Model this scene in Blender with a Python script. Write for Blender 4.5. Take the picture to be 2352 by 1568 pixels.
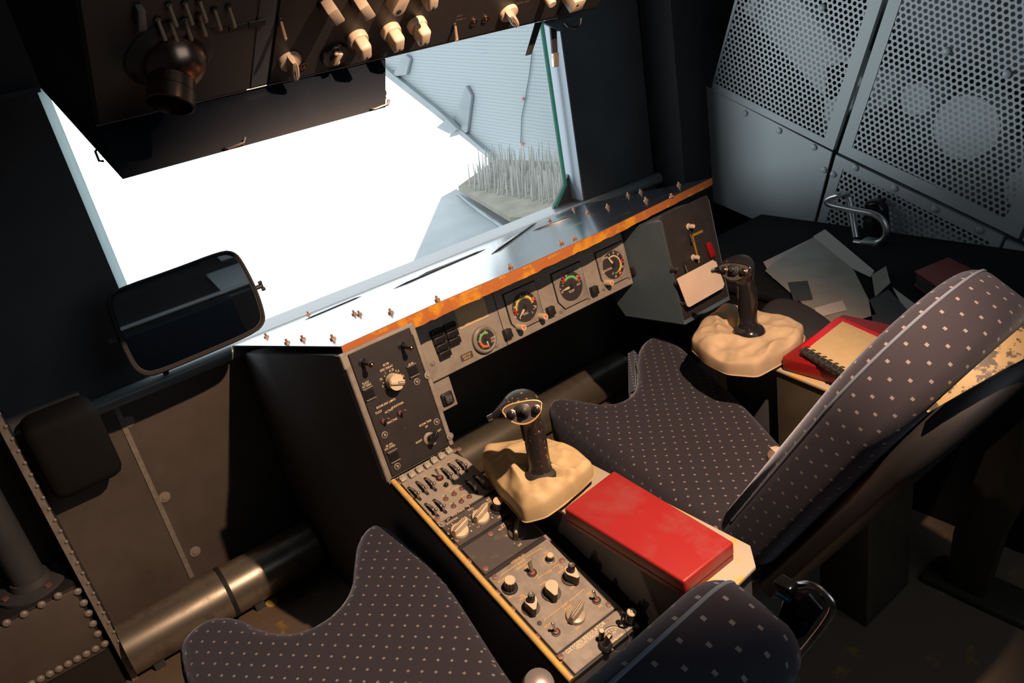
import bpy, bmesh, math, random
from mathutils import Vector, Matrix, noise
random.seed(7)
for o in list(bpy.data.objects): bpy.data.objects.remove(o)
S = bpy.context.scene
COL = S.collection
PI = math.pi
R = math.radians
EYE = 1.6                                     # the photographer's eye above the floor
V3 = Vector
# ------------------------------------------------------------------ camera
FPX = 1790.0
ax = V3((2802, -1384, FPX)).normalized()
ay = V3((-1425, -573, FPX)); ay = (ay - ax*ax.dot(ay)).normalized()
az = ax.cross(ay)
def c2w(c): c = V3(c); return V3((ax.dot(c), ay.dot(c), az.dot(c)))
cam_d = bpy.data.cameras.new('camera'); cam = bpy.data.objects.new('camera', cam_d); COL.objects.link(cam)
cam_d.sensor_width = 36; cam_d.lens = FPX/2352*36; cam_d.clip_start = .02
rt, up, bk = c2w((1, 0, 0)), c2w((0, -1, 0)), c2w((0, 0, -1))
cam.matrix_world = Matrix(((rt.x, up.x, bk.x, 0), (rt.y, up.y, bk.y, 0), (rt.z, up.z, bk.z, EYE), (0, 0, 0, 1)))
S.camera = cam
# ------------------------------------------------------------------ sky, lamps, exposure
S.view_settings.view_transform = 'Standard'; S.view_settings.look = 'None'
S.view_settings.gamma = 1; S.view_settings.use_curve_mapping = False
S.view_settings.exposure = 0.0
W = bpy.data.worlds.new('sky'); S.world = W; W.use_nodes = True
W.node_tree.nodes['Background'].inputs[0].default_value = (.86, .94, 1, 1)
W.node_tree.nodes['Background'].inputs[1].default_value = 2.6
def spot(name, loc, target, power, color, size, blend, rad):
    d = bpy.data.lights.new(name, 'SPOT'); d.energy = power; d.color = color
    d.spot_size = R(size); d.spot_blend = blend; d.shadow_soft_size = rad
    o = bpy.data.objects.new(name, d); COL.objects.link(o); o.location = loc
    o.rotation_euler = (V3(target)-V3(loc)).to_track_quat('-Z', 'Y').to_euler()
    return o
LAMP = V3((.83, .26, EYE+.42))
spot('map_lamp', LAMP, (.81, 1.25, .65), 195, (1, .64, .43), 74, .6, .012)
# a bright opening outside, far left of the window: its light slants through the window onto the right wall
ad = bpy.data.lights.new('outside_daylight', 'AREA'); ad.energy = 95; ad.color = (.82, .93, 1); ad.size = 1.1
ao = bpy.data.objects.new('outside_daylight', ad); COL.objects.link(ao); ao.location = (-1.46, 4.3, EYE-.30)
ao.rotation_euler = (V3((2.2, 1.2, EYE-.75))-ao.location).to_track_quat('-Z', 'Y').to_euler()

# unseen dim fill lamp added behind the photographer to lift the blacks
bd = bpy.data.lights.new('added_fill_lamp', 'AREA'); bd.energy = 7; bd.color = (.80, .90, 1); bd.size = 1.4
bo_ = bpy.data.objects.new('added_fill_lamp', bd); COL.objects.link(bo_); bo_.location = (1.1, -.85, EYE+.15)
bo_.rotation_euler = V3((0, 1, -.25)).to_track_quat('-Z', 'Y').to_euler()

# ------------------------------------------------------------------ geometry helpers
def ray(x, y): return c2w((x-1176, y-784, FPX)).normalized()
EYEV = V3((0, 0, EYE))
def hit(x, y, p, n):
    d = ray(x, y); return EYEV + d*((V3(p)-EYEV).dot(n)/d.dot(n))
def atx(x, y, X): return hit(x, y, V3((X, 0, 0)), V3((1, 0, 0)))
def aty(x, y, Y): return hit(x, y, V3((0, Y, 0)), V3((0, 1, 0)))
def atz(x, y, Z): return hit(x, y, V3((0, 0, Z)), V3((0, 0, 1)))
def zz(z): return z+EYE

class Fr:
    """a flat panel: origin, u (across), v (up along it), n (out of it)"""
    def __init__(s, o, u, v):
        s.o = V3(o); s.u = V3(u).normalized(); s.v = V3(v).normalized(); s.n = s.u.cross(s.v)
        u, v, n, o = s.u, s.v, s.n, s.o
        s.M = Matrix(((u.x, v.x, n.x, o.x), (u.y, v.y, n.y, o.y), (u.z, v.z, n.z, o.z), (0, 0, 0, 1)))
    def uv(s, x, y, h=0):
        p = hit(x, y, s.o+s.n*h, s.n)-s.o; return (p.dot(s.u), p.dot(s.v))
    def poly(s, pts, h=0): return [s.uv(x, y, h) for x, y in pts]
    def at(s, a, b, h=0, rot=0):
        return s.M @ Matrix.Translation((a, b, h)) @ Matrix.Rotation(rot, 4, 'Z')
    def px(s, x, y, h=0, rot=0, base=0):
        a, b = s.uv(x, y, h); return s.at(a, b, base, rot)
    def ang(s, c, p, h=0):
        a = s.uv(*c, h); b = s.uv(*p, h); return math.atan2(b[1]-a[1], b[0]-a[0])

class MB:
    def __init__(s): s.bm = bmesh.new()
    def _tag(s, faces, m):
        for f in faces: f.material_index = m
        return faces
    def faces_since(s, n): s.bm.faces.ensure_lookup_table(); return s.bm.faces[n:]
    def face(s, pts, m=0):
        f = s.bm.faces.new([s.bm.verts.new(p) for p in pts]); f.material_index = m; return f
    def box(s, lo, hi, m=0, bev=0, seg=2, M=None):
        n0 = len(s.bm.faces)
        x0, y0, z0 = lo; x1, y1, z1 = hi
        return s.prism([(x0, y0), (x1, y0), (x1, y1), (x0, y1)], z0, z1, m, bev, seg, M)
    def prism(s, poly, z0, z1, m=0, bev=0, seg=2, M=None, m_top=None, bevv=0):
        a = sum(poly[i][0]*poly[(i+1) % len(poly)][1]-poly[(i+1) % len(poly)][0]*poly[i][1] for i in range(len(poly)))
        if a < 0: poly = poly[::-1]
        M = M or Matrix()
        b = [s.bm.verts.new(M @ V3((x, y, z0))) for x, y in poly]
        t = [s.bm.verts.new(M @ V3((x, y, z1))) for x, y in poly]
        n = len(poly); fs = []
        fs.append(s.bm.faces.new(b[::-1])); top = s.bm.faces.new(t); fs.append(top)
        for i in range(n): fs.append(s.bm.faces.new((b[i], b[(i+1) % n], t[(i+1) % n], t[i])))
        for f in fs: f.material_index = m
        if m_top is not None: top.material_index = m_top
        if bev:
            es = {e for f in fs for e in f.edges} if n <= 8 else {e for f in fs[:2] for e in f.edges}
            bmesh.ops.bevel(s.bm, geom=list(es), offset=bev, segments=seg, profile=.5, affect='EDGES', clamp_overlap=True)
        return s
    def loft(s, rings, m=0, cap=True, closed=False):
        vs = [[s.bm.verts.new(p) for p in r] for r in rings]
        n = len(rings[0]); K = len(rings)
        for k in range(K if closed else K-1):
            a, b = vs[k], vs[(k+1) % K]
            for i in range(n):
                f = s.bm.faces.new((a[i], a[(i+1) % n], b[(i+1) % n], b[i])); f.material_index = m
        if cap and not closed:
            for r in (vs[0][::-1], vs[-1]):
                f = s.bm.faces.new(r); f.material_index = m
        return s
    def lathe(s, prof, n=24, m=0, M=None, cap=True):
        M = M or Matrix()
        return s.loft([[M @ V3((r*math.cos(2*PI*i/n), r*math.sin(2*PI*i/n), z)) for i in range(n)] for r, z in prof], m, cap)
    def cyl(s, p0, p1, r0, r1=None, n=16, m=0):
        p0, p1 = V3(p0), V3(p1); r1 = r0 if r1 is None else r1
        q = (p1-p0).to_track_quat('Z', 'Y'); L = (p1-p0).length
        M = Matrix.Translation(p0) @ q.to_matrix().to_4x4()
        return s.lathe([(r0, 0), (r1, L)], n, m, M)
    def ball(s, c, r, n=12, m=0, sc=(1, 1, 1)):
        c = V3(c); k = n//2
        rings = []
        for j in range(k+1):
            t = -PI/2+PI*j/k; rr = max(.02, math.cos(t))
            rings.append([c+V3((r*sc[0]*rr*math.cos(2*PI*i/n), r*sc[1]*rr*math.sin(2*PI*i/n), r*sc[2]*math.sin(t))) for i in range(n)])
        return s.loft(rings, m)
    def tube(s, path, r, n=10, m=0, closed=False, cap=True):
        P = [V3(p) for p in path]; K = len(P); rings = []; prev = None
        for i, p in enumerate(P):
            a = P[(i-1) % K] if (closed or i > 0) else p
            b = P[(i+1) % K] if (closed or i < K-1) else p
            t = (b-a).normalized()
            if prev is None:
                ref = V3((0, 0, 1)) if abs(t.z) < .9 else V3((1, 0, 0))
                u = t.cross(ref).normalized()
            else:
                u = (prev-t*prev.dot(t)).normalized()
            prev = u; w = t.cross(u); rr = r[i] if isinstance(r, (list, tuple)) else r
            rings.append([p+u*rr*math.cos(2*PI*k/n)+w*rr*math.sin(2*PI*k/n) for k in range(n)])
        return s.loft(rings, m, cap, closed)
    def text(s, t, M, size, m=0, thick=.0, align='C'):
        vs, fs, w = glyphs(t)
        off = {'C': -w/2, 'L': 0, 'R': -w}[align]
        bv = [s.bm.verts.new(M @ V3(((x+off)*size*.78, (y-.35)*size, thick))) for x, y in vs]
        for f in fs:
            try: g = s.bm.faces.new([bv[i] for i in f]); g.material_index = m
            except ValueError: pass
        return s
    def arc(s, M, r0, r1, a0, a1, h, m=0, n=24):
        for i in range(n):
            t0 = a0+(a1-a0)*i/n; t1 = a0+(a1-a0)*(i+1)/n
            p = [(r0, t0), (r1, t0), (r1, t1), (r0, t1)]
            if a1 < a0: p = p[::-1]
            s.face([M @ V3((r*math.cos(t), r*math.sin(t), h)) for r, t in p], m)
        return s
    def line(s, M, p, q, w, h, m=0):
        p, q = V3((*p, h)), V3((*q, h)); d = (q-p).normalized(); nn = V3((-d.y, d.x, 0))*w/2
        s.face([M @ (p-nn), M @ (q-nn), M @ (q+nn), M @ (p+nn)], m); return s

_gl = {}
def glyphs(t):
    if t not in _gl:
        c = bpy.data.curves.new('t', 'FONT'); c.body = t; c.size = 1; c.resolution_u = 2; c.offset = .012; c.space_character = 1.08
        o = bpy.data.objects.new('t', c); COL.objects.link(o)
        dg = bpy.context.evaluated_depsgraph_get(); me = o.evaluated_get(dg).to_mesh()
        vs = [(v.co.x, v.co.y) for v in me.vertices]; fs = [tuple(p.vertices) for p in me.polygons]
        bpy.data.objects.remove(o); bpy.data.curves.remove(c)
        _gl[t] = (vs, fs, max([v[0] for v in vs] or [0]))
    return _gl[t]

def inscribe(o, mb, m):
    """printing, engraving and rules become faces of the part that carries them"""
    me = o.data; inv = WM[o.name].inverted()
    if m.name not in me.materials: me.materials.append(m)
    idx = list(me.materials).index(m)
    b = bmesh.new(); b.from_mesh(me)
    src = mb.bm
    vm = {v: b.verts.new(inv @ v.co) for v in src.verts}
    for f in src.faces:
        g = b.faces.new([vm[v] for v in f.verts]); g.material_index = idx; g.smooth = False
    src.free(); b.to_mesh(me); b.free()
WM = {}
def mesh(name, mb, mats, M, smooth=35):
    me = bpy.data.meshes.new(name)
    bm = mb.bm
    if M is not None: bm.transform(M.inverted())
    bmesh.ops.recalc_face_normals(bm, faces=bm.faces) if getattr(mb, 'recalc', True) else None
    bm.to_mesh(me); bm.free()
    for m in (mats if isinstance(mats, (list, tuple)) else [mats]): me.materials.append(m)
    for p in me.polygons: p.use_smooth = True
    me.set_sharp_from_angle(angle=R(smooth))
    return me
def put(name, me, M, parent=None):
    o = bpy.data.objects.new(name, me); COL.objects.link(o)
    WM[o.name] = M.copy()
    if parent is not None:
        o.parent = parent; o.matrix_parent_inverse = WM[parent.name].inverted()
    o.matrix_basis = M
    return o
def centre(mb):
    c = V3(); n = 0
    lo = V3((9e9,)*3); hi = -lo
    for v in mb.bm.verts:
        for i in range(3): lo[i] = min(lo[i], v.co[i]); hi[i] = max(hi[i], v.co[i])
    return V3(((lo.x+hi.x)/2, (lo.y+hi.y)/2, lo.z))
def obj(name, mb, mats, parent=None, M=None, smooth=35):
    """world-space geometry -> one mesh object"""
    if M is None: M = Matrix.Translation(centre(mb))
    return put(name, mesh(name, mb, mats, M, smooth), M, parent)
def tag(o, label, cat, group=None):
    o['label'] = label; o['category'] = cat
    if group: o['group'] = group
    return o
def thing(name, loc, label, cat, group=None):
    o = bpy.data.objects.new(name, None); COL.objects.link(o); o.empty_display_size = .05
    o.location = loc; WM[o.name] = Matrix.Translation(V3(loc))
    return tag(o, label, cat, group)
def struct(name, mb, mats, parent=None):
    o = obj(name, mb, mats, parent)
    if parent is None: o['kind'] = 'structure'
    return o

# ------------------------------------------------------------------ materials
def mat(name, col, rough=.5, metal=0, var=0, vscale=30, bump=0, bscale=200, spec=.5, coat=0):
    m = bpy.data.materials.new(name); m.use_nodes = True
    nt = m.node_tree; b = nt.nodes['Principled BSDF']
    b.inputs['Base Color'].default_value = (*col, 1); b.inputs['Roughness'].default_value = rough
    b.inputs['Metallic'].default_value = metal; b.inputs['Specular IOR Level'].default_value = spec
    if coat: b.inputs['Coat Weight'].default_value = coat; b.inputs['Coat Roughness'].default_value = .15
    tc = nt.nodes.new('ShaderNodeTexCoord')
    if var:
        n = nt.nodes.new('ShaderNodeTexNoise'); n.inputs['Scale'].default_value = vscale; n.inputs['Detail'].default_value = 6
        nt.links.new(tc.outputs['Object'], n.inputs['Vector'])
        r = nt.nodes.new('ShaderNodeMapRange'); r.inputs[1].default_value = .3; r.inputs[2].default_value = .7
        r.inputs[3].default_value = 1-var; r.inputs[4].default_value = 1+var
        nt.links.new(n.outputs['Fac'], r.inputs[0])
        x = nt.nodes.new('ShaderNodeMix'); x.data_type = 'RGBA'; x.blend_type = 'MULTIPLY'; x.inputs[0].default_value = 1
        x.inputs[6].default_value = (*col, 1); nt.links.new(r.outputs[0], x.inputs[7]); nt.links.new(x.outputs[2], b.inputs['Base Color'])
    if bump:
        n = nt.nodes.new('ShaderNodeTexNoise'); n.inputs['Scale'].default_value = bscale; n.inputs['Detail'].default_value = 4
        nt.links.new(tc.outputs['Object'], n.inputs['Vector'])
        u = nt.nodes.new('ShaderNodeBump'); u.inputs['Strength'].default_value = bump; u.inputs['Distance'].default_value = .002
        nt.links.new(n.outputs['Fac'], u.inputs['Height']); nt.links.new(u.outputs['Normal'], b.inputs['Normal'])
    return m
def N(nt, op, a, b=None, c=None):
    n = nt.nodes.new('ShaderNodeMath'); n.operation = op
    for i, v in enumerate((a, b, c)):
        if v is None: continue
        if isinstance(v, (int, float)): n.inputs[i].default_value = v
        else: nt.links.new(v, n.inputs[i])
    return n.outputs[0]
def worn(name, c1, c2, scale, lo, hi, rough=.55, metal=0, rough2=None):
    """paint c1 worn through / stained to c2 in noise-shaped patches"""
    m = mat(name, c1, rough, metal); nt = m.node_tree; b = nt.nodes['Principled BSDF']
    tc = nt.nodes.new('ShaderNodeTexCoord'); n = nt.nodes.new('ShaderNodeTexNoise')
    n.inputs['Scale'].default_value = scale; n.inputs['Detail'].default_value = 9; n.inputs['Roughness'].default_value = .65
    nt.links.new(tc.outputs['Object'], n.inputs['Vector'])
    r = nt.nodes.new('ShaderNodeMapRange'); r.inputs[1].default_value = lo; r.inputs[2].default_value = hi
    nt.links.new(n.outputs['Fac'], r.inputs[0])
    x = nt.nodes.new('ShaderNodeMix'); x.data_type = 'RGBA'
    x.inputs[6].default_value = (*c1, 1); x.inputs[7].default_value = (*c2, 1)
    nt.links.new(r.outputs[0], x.inputs[0]); nt.links.new(x.outputs[2], b.inputs['Base Color'])
    if rough2 is not None:
        q = nt.nodes.new('ShaderNodeMapRange'); q.inputs[3].default_value = rough; q.inputs[4].default_value = rough2
        nt.links.new(r.outputs[0], q.inputs[0]); nt.links.new(q.outputs[0], b.inputs['Roughness'])
    return m
def fabric(name, base, dot, pitch=.034, half=.0026, uvmap=False):
    m = mat(name, base, .92, spec=.2); nt = m.node_tree; b = nt.nodes['Principled BSDF']
    b.inputs['Sheen Weight'].default_value = .35; b.inputs['Sheen Roughness'].default_value = .4
    b.inputs['Sheen Tint'].default_value = (.7, .8, 1, 1)
    tc = nt.nodes.new('ShaderNodeTexCoord'); ge = nt.nodes.new('ShaderNodeNewGeometry')
    sp = nt.nodes.new('ShaderNodeSeparateXYZ'); nt.links.new(tc.outputs['Object'], sp.inputs[0])
    sn = nt.nodes.new('ShaderNodeSeparateXYZ'); nt.links.new(ge.outputs['True Normal'], sn.inputs[0])
    X, Y, Z = sp.outputs; nx, ny, nz = sn.outputs
    sx = N(nt, 'GREATER_THAN', N(nt, 'ABSOLUTE', nx), .6)
    sz = N(nt, 'GREATER_THAN', N(nt, 'ABSOLUTE', nz), .82)
    if uvmap:
        su = nt.nodes.new('ShaderNodeSeparateXYZ'); nt.links.new(tc.outputs['UV'], su.inputs[0])
    u = N(nt, 'ADD', N(nt, 'MULTIPLY', sx, Y), N(nt, 'MULTIPLY', N(nt, 'SUBTRACT', 1, sx), X))
    vr = N(nt, 'SUBTRACT', N(nt, 'MULTIPLY', Z, .86), N(nt, 'MULTIPLY', Y, .5))
    v0 = N(nt, 'ADD', N(nt, 'MULTIPLY', sz, Y), N(nt, 'MULTIPLY', N(nt, 'SUBTRACT', 1, sz), vr))
    v = N(nt, 'ADD', N(nt, 'MULTIPLY', sx, Z), N(nt, 'MULTIPLY', N(nt, 'SUBTRACT', 1, sx), v0))
    if uvmap: u, v = su.outputs[0], su.outputs[1]
    def cell(off):
        a = N(nt, 'SUBTRACT', N(nt, 'FRACT', N(nt, 'ADD', N(nt, 'DIVIDE', u, pitch), off)), .5)
        c = N(nt, 'SUBTRACT', N(nt, 'FRACT', N(nt, 'ADD', N(nt, 'DIVIDE', v, pitch*1.15), off)), .5)
        h = half/pitch
        return N(nt, 'MULTIPLY', N(nt, 'LESS_THAN', N(nt, 'ABSOLUTE', a), h), N(nt, 'LESS_THAN', N(nt, 'ABSOLUTE', c), h))
    d = N(nt, 'MAXIMUM', cell(0), cell(.5))
    wv = nt.nodes.new('ShaderNodeTexNoise'); wv.inputs['Scale'].default_value = 900
    nt.links.new(tc.outputs['Object'], wv.inputs['Vector'])
    x = nt.nodes.new('ShaderNodeMix'); x.data_type = 'RGBA'; x.inputs[6].default_value = (*base, 1); x.inputs[7].default_value = (*dot, 1)
    nt.links.new(d, x.inputs[0]); nt.links.new(x.outputs[2], b.inputs['Base Color'])
    bu = nt.nodes.new('ShaderNodeBump'); bu.inputs['Strength'].default_value = .4; bu.inputs['Distance'].default_value = .001
    nt.links.new(wv.outputs['Fac'], bu.inputs['Height']); nt.links.new(bu.outputs['Normal'], b.inputs['Normal'])
    return m
def perforated(name, col, pitch, rad):
    """hexagonal holes through sheet metal, in the sheet's own x, y"""
    m = mat(name, col, .45, .0); nt = m.node_tree; b = nt.nodes['Principled BSDF']; out = nt.nodes['Material Output']
    tc = nt.nodes.new('ShaderNodeTexCoord'); sp = nt.nodes.new('ShaderNodeSeparateXYZ'); nt.links.new(tc.outputs['Object'], sp.inputs[0])
    X, Y, _ = sp.outputs; py = pitch*math.sqrt(3)
    def cell(off):
        a = N(nt, 'MULTIPLY', N(nt, 'SUBTRACT', N(nt, 'FRACT', N(nt, 'ADD', N(nt, 'DIVIDE', X, pitch), off)), .5), pitch)
        c = N(nt, 'MULTIPLY', N(nt, 'SUBTRACT', N(nt, 'FRACT', N(nt, 'ADD', N(nt, 'DIVIDE', Y, py), off)), .5), py)
        return N(nt, 'ADD', N(nt, 'MULTIPLY', a, a), N(nt, 'MULTIPLY', c, c))
    d = N(nt, 'LESS_THAN', N(nt, 'MINIMUM', cell(0), cell(.5)), rad*rad)
    t = nt.nodes.new('ShaderNodeBsdfTransparent'); x = nt.nodes.new('ShaderNodeMixShader')
    nt.links.new(d, x.inputs[0]); nt.links.new(b.outputs[0], x.inputs[1]); nt.links.new(t.outputs[0], x.inputs[2])
    nt.links.new(x.outputs[0], out.inputs['Surface'])
    return m
def translucent(name, col):
    m = mat(name, col, .3); nt = m.node_tree; b = nt.nodes['Principled BSDF']; out = nt.nodes['Material Output']
    t = nt.nodes.new('ShaderNodeBsdfTranslucent'); t.inputs[0].default_value = (*col, 1)
    x = nt.nodes.new('ShaderNodeMixShader'); x.inputs[0].default_value = .8
    nt.links.new(b.outputs[0], x.inputs[1]); nt.links.new(t.outputs[0], x.inputs[2]); nt.links.new(x.outputs[0], out.inputs['Surface'])
    return m
def glass(name, tint, gloss):
    m = bpy.data.materials.new(name); m.use_nodes = True; nt = m.node_tree; out = nt.nodes['Material Output']
    nt.nodes.remove(nt.nodes['Principled BSDF'])
    t = nt.nodes.new('ShaderNodeBsdfTransparent'); t.inputs[0].default_value = (*tint, 1)
    g = nt.nodes.new('ShaderNodeBsdfGlossy'); g.inputs[1].default_value = .02
    x = nt.nodes.new('ShaderNodeMixShader'); x.inputs[0].default_value = gloss
    nt.links.new(t.outputs[0], x.inputs[1]); nt.links.new(g.outputs[0], x.inputs[2]); nt.links.new(x.outputs[0], out.inputs['Surface'])
    return m
def ribbed(name, c1, c2):
    m = mat(name, c1, .6); nt = m.node_tree; b = nt.nodes['Principled BSDF']
    tc = nt.nodes.new('ShaderNodeTexCoord'); sp = nt.nodes.new('ShaderNodeSeparateXYZ'); nt.links.new(tc.outputs['Object'], sp.inputs[0])
    _, Y, Z = sp.outputs
    zq = N(nt, 'ADD', Z, N(nt, 'MULTIPLY', Y, -.06))
    l1 = N(nt, 'LESS_THAN', N(nt, 'FRACT', N(nt, 'DIVIDE', zq, .026)), .34)
    l2 = N(nt, 'LESS_THAN', N(nt, 'FRACT', N(nt, 'DIVIDE', Y, .036)), .3)
    n = nt.nodes.new('ShaderNodeTexNoise'); n.inputs['Scale'].default_value = 1.7; n.inputs['Detail'].default_value = 3
    nt.links.new(tc.outputs['Object'], n.inputs['Vector'])
    g = N(nt, 'MULTIPLY', l2, N(nt, 'GREATER_THAN', n.outputs['Fac'], .56))
    f = N(nt, 'MULTIPLY', l1, N(nt, 'ADD', .45, N(nt, 'MULTIPLY', g, .5)))
    x = nt.nodes.new('ShaderNodeMix'); x.data_type = 'RGBA'; x.inputs[6].default_value = (*c1, 1); x.inputs[7].default_value = (*c2, 1)
    nt.links.new(f, x.inputs[0]); nt.links.new(x.outputs[2], b.inputs['Base Color'])
    return m
def stripes(name, c1, c2, pitch):
    m = mat(name, c1, .5); nt = m.node_tree; b = nt.nodes['Principled BSDF']
    tc = nt.nodes.new('ShaderNodeTexCoord'); sp = nt.nodes.new('ShaderNodeSeparateXYZ'); nt.links.new(tc.outputs['Object'], sp.inputs[0])
    X, Y, _ = sp.outputs
    d = N(nt, 'LESS_THAN', N(nt, 'FRACT', N(nt, 'DIVIDE', N(nt, 'ADD', X, Y), pitch)), .45)
    x = nt.nodes.new('ShaderNodeMix'); x.data_type = 'RGBA'; x.inputs[6].default_value = (*c1, 1); x.inputs[7].default_value = (*c2, 1)
    nt.links.new(d, x.inputs[0]); nt.links.new(x.outputs[2], b.inputs['Base Color'])
    return m

m_dark = mat('dark_wall_paint', (.085, .094, .102), .6, var=.15, vscale=6)
m_dark2 = mat('dark_grey_paint', (.055, .058, .062), .55, var=.15, vscale=9)
m_brown = worn('scuffed_brown_grey_paint', (.105, .088, .075), (.075, .062, .052), 7, .35, .7, .5)
m_floor = worn('worn_floor_paint', (.16, .12, .085), (.30, .20, .06), 16, .60, .66, .5)
m_tan = worn('grey_panel_paint', (.27, .245, .205), (.20, .175, .14), 22, .45, .75, .5)
m_tan2 = worn('worn_grey_panel_paint', (.255, .235, .20), (.17, .15, .125), 30, .42, .7, .45)
m_slate = worn('scratched_dark_plate', (.070, .064, .060), (.16, .145, .12), 26, .52, .85, .38)
m_black = mat('satin_black', (.014, .014, .015), .5)
m_blackp = mat('black_panel_paint', (.022, .020, .020), .5, var=.12, vscale=40)
m_gblack = mat('gloss_black', (.014, .014, .016), .16)
m_rubber = mat('black_rubber', (.015, .015, .016), .7)
m_cream = mat('cream_plastic', (.56, .47, .33), .4, var=.06, vscale=60)
m_cream2 = mat('beige_plastic', (.55, .44, .32), .38)
m_steel = mat('bare_steel', (.58, .56, .53), .28, 1)
m_alu = mat('brushed_aluminium', (.62, .63, .64), .36, 1, bump=.15, bscale=300)
m_bronze = mat('tarnished_bronze', (.33, .22, .16), .27, 1, var=.1, vscale=25)
m_let = mat('cream_lettering', (.75, .60, .40), .6)
m_leto = mat('orange_lettering', (.72, .43, .13), .6)
m_orange = worn('chipped_orange_edge', (.42, .14, .035), (.62, .28, .02), 14, .52, .6, .55)
m_rail = worn('yellow_rail_paint', (.62, .40, .10), (.42, .30, .17), 40, .45, .7, .38)
m_shield = worn('scratched_black_sheet', (.022, .026, .032), (.05, .055, .06), 9, .55, .75, .22, 0, .38)
m_shield.node_tree.nodes['Principled BSDF'].inputs['Coat Weight'].default_value = .6
m_shield.node_tree.nodes['Principled BSDF'].inputs['Coat Roughness'].default_value = .12
m_blue = mat('blue_grey_paint', (.075, .115, .145), .5, var=.06, vscale=20)
m_red = worn('worn_red_leatherette', (.31, .018, .018), (.27, .062, .055), 13, .5, .75, .42)
m_dred = mat('dark_red_vinyl', (.22, .008, .008), .35, bump=.25, bscale=500)
m_bred = mat('bright_red_card', (.62, .01, .018), .35)
m_paper = mat('yellowed_paper', (.50, .38, .20), .7, var=.05, vscale=40)
m_white = mat('white_paper', (.66, .58, .54), .7)
m_sleeve = mat('plastic_sleeve', (.34, .31, .25), .25, var=.12, vscale=12)
m_card = mat('cream_card', (.62, .50, .39), .6, var=.05, vscale=20)
m_placard = mat('brown_grey_placard', (.62, .46, .26), .6, var=.08, vscale=90)
m_canvas = worn('canvas_cloth', (.52, .40, .21), (.40, .29, .15), 18, .45, .8, .62)
m_fab = fabric('dotted_navy_fabric', (.030, .0275, .036), (.21, .185, .18), .034, .0023)
m_fabu = fabric('dotted_navy_back_fabric', (.030, .0275, .036), (.21, .185, .18), .036, .0024, True)
m_fabb = fabric('daylight_painted_fabric', (.055, .065, .09), (.35, .36, .4), .024, .0018)  # lighter blue copy of the seat fabric, window daylight put into its colour
m_pipe = mat('daylight_painted_piping', (.12, .15, .20), .85)  # blue tone paints the window's rim light onto the seat edges
m_shell = worn('worn_tan_seat_shell', (.06, .05, .035), (.33, .24, .11), 30, .47, .5, .5)
m_perf = perforated('perforated_grey_sheet', (.30, .33, .335), .0195, .0064)
m_perfp = mat('grey_sheet_metal', (.30, .33, .335), .45)
m_insul = mat('pale_insulation', (.62, .66, .66), .7)
m_pane = glass('window_glass', (.97, .99, .985), .035)
m_gedge = translucent('green_glass_edge', (.16, .34, .28))
m_seal = translucent('pale_window_seal', (.62, .68, .68))
m_reveal = mat('pale_blue_reveal', (.22, .25, .29), .5)
m_mirror = mat('mirror_glass', (.50, .53, .55), .03, 1)
m_rib = ribbed('ribbed_outer_wall', (.20, .225, .235), (.115, .145, .155))
m_outer = mat('outer_fairing_paint', (.15, .17, .18), .45, var=.12, vscale=5)
m_sand = mat('dusty_plate', (.16, .15, .12), .7, var=.2, vscale=10)
m_brist = mat('pale_bristles', (.24, .24, .22), .5)
m_green = mat('green_mark', (.10, .55, .12), .5)
m_yel = mat('yellow_mark', (.60, .50, .08), .5)
m_redm = mat('red_mark', (.70, .03, .01), .5)
m_orm = mat('orange_red_mark', (.85, .12, .01), .5)
m_dial = mat('dial_black', (.035, .032, .033), .4)
m_stripe = stripes('yellow_black_stripe', (.50, .25, .01), (.03, .03, .02), .0062)
m_rredscrew = mat('rusty_red_screw', (.19, .105, .075), .5)
m_olive = mat('olive_box_paint', (.060, .052, .034), .5, var=.2, vscale=12)
m_blk_olive = mat('dark_olive_paint', (.035, .031, .020), .6)

# ================================================================== the setting
XR, XL, YB, YF, ZC = 2.82, -.66, -.95, 2.27, EYE+.72
def quadbox(name, lo, hi, m, bev=0):
    b = MB(); b.box(lo, hi, 0, bev); return struct(name, b, m)
quadbox('floor', (XL, YB, -.05), (XR, YF+.10, 0), m_floor)
quadbox('ceiling', (XL-.05, YB-.05, ZC), (XR+.05, YF+.10, ZC+.05), m_dark)
quadbox('wall_back', (XL, YB-.05, 0), (XR, YB, ZC), m_dark)
quadbox('wall_left', (XL-.05, YB, 0), (XL, YF+.10, ZC), m_dark)
quadbox('wall_right', (XR, YB, 0), (XR+.05, YF+.10, ZC), mat('bay_lining_paint', (.15, .165, .17), .6))
# front wall with its window opening
WX0, WX1, WZ0, WZ1 = .275, 1.935, zz(-.845), zz(-.055)
TW = .10
b = MB()
b.box((XL, YF, WZ0), (WX0, YF+TW, ZC)); b.box((WX1, YF, WZ0), (XR, YF+TW, ZC))
b.box((WX0, YF, WZ1), (WX1, YF+TW, ZC))
struct('wall_front', b, m_dark)
b = MB(); b.box((2.33, 2.10, 0), (2.494, YF-.014, ZC)); struct('trim_4', b, mat('black_pillar_paint', (.02, .022, .024), .7))
b = MB(); b.box((XL, YF-.012, 0), (XR, YF+TW, WZ0-.004)); struct('wall_front_lower', b, m_brown)
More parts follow.
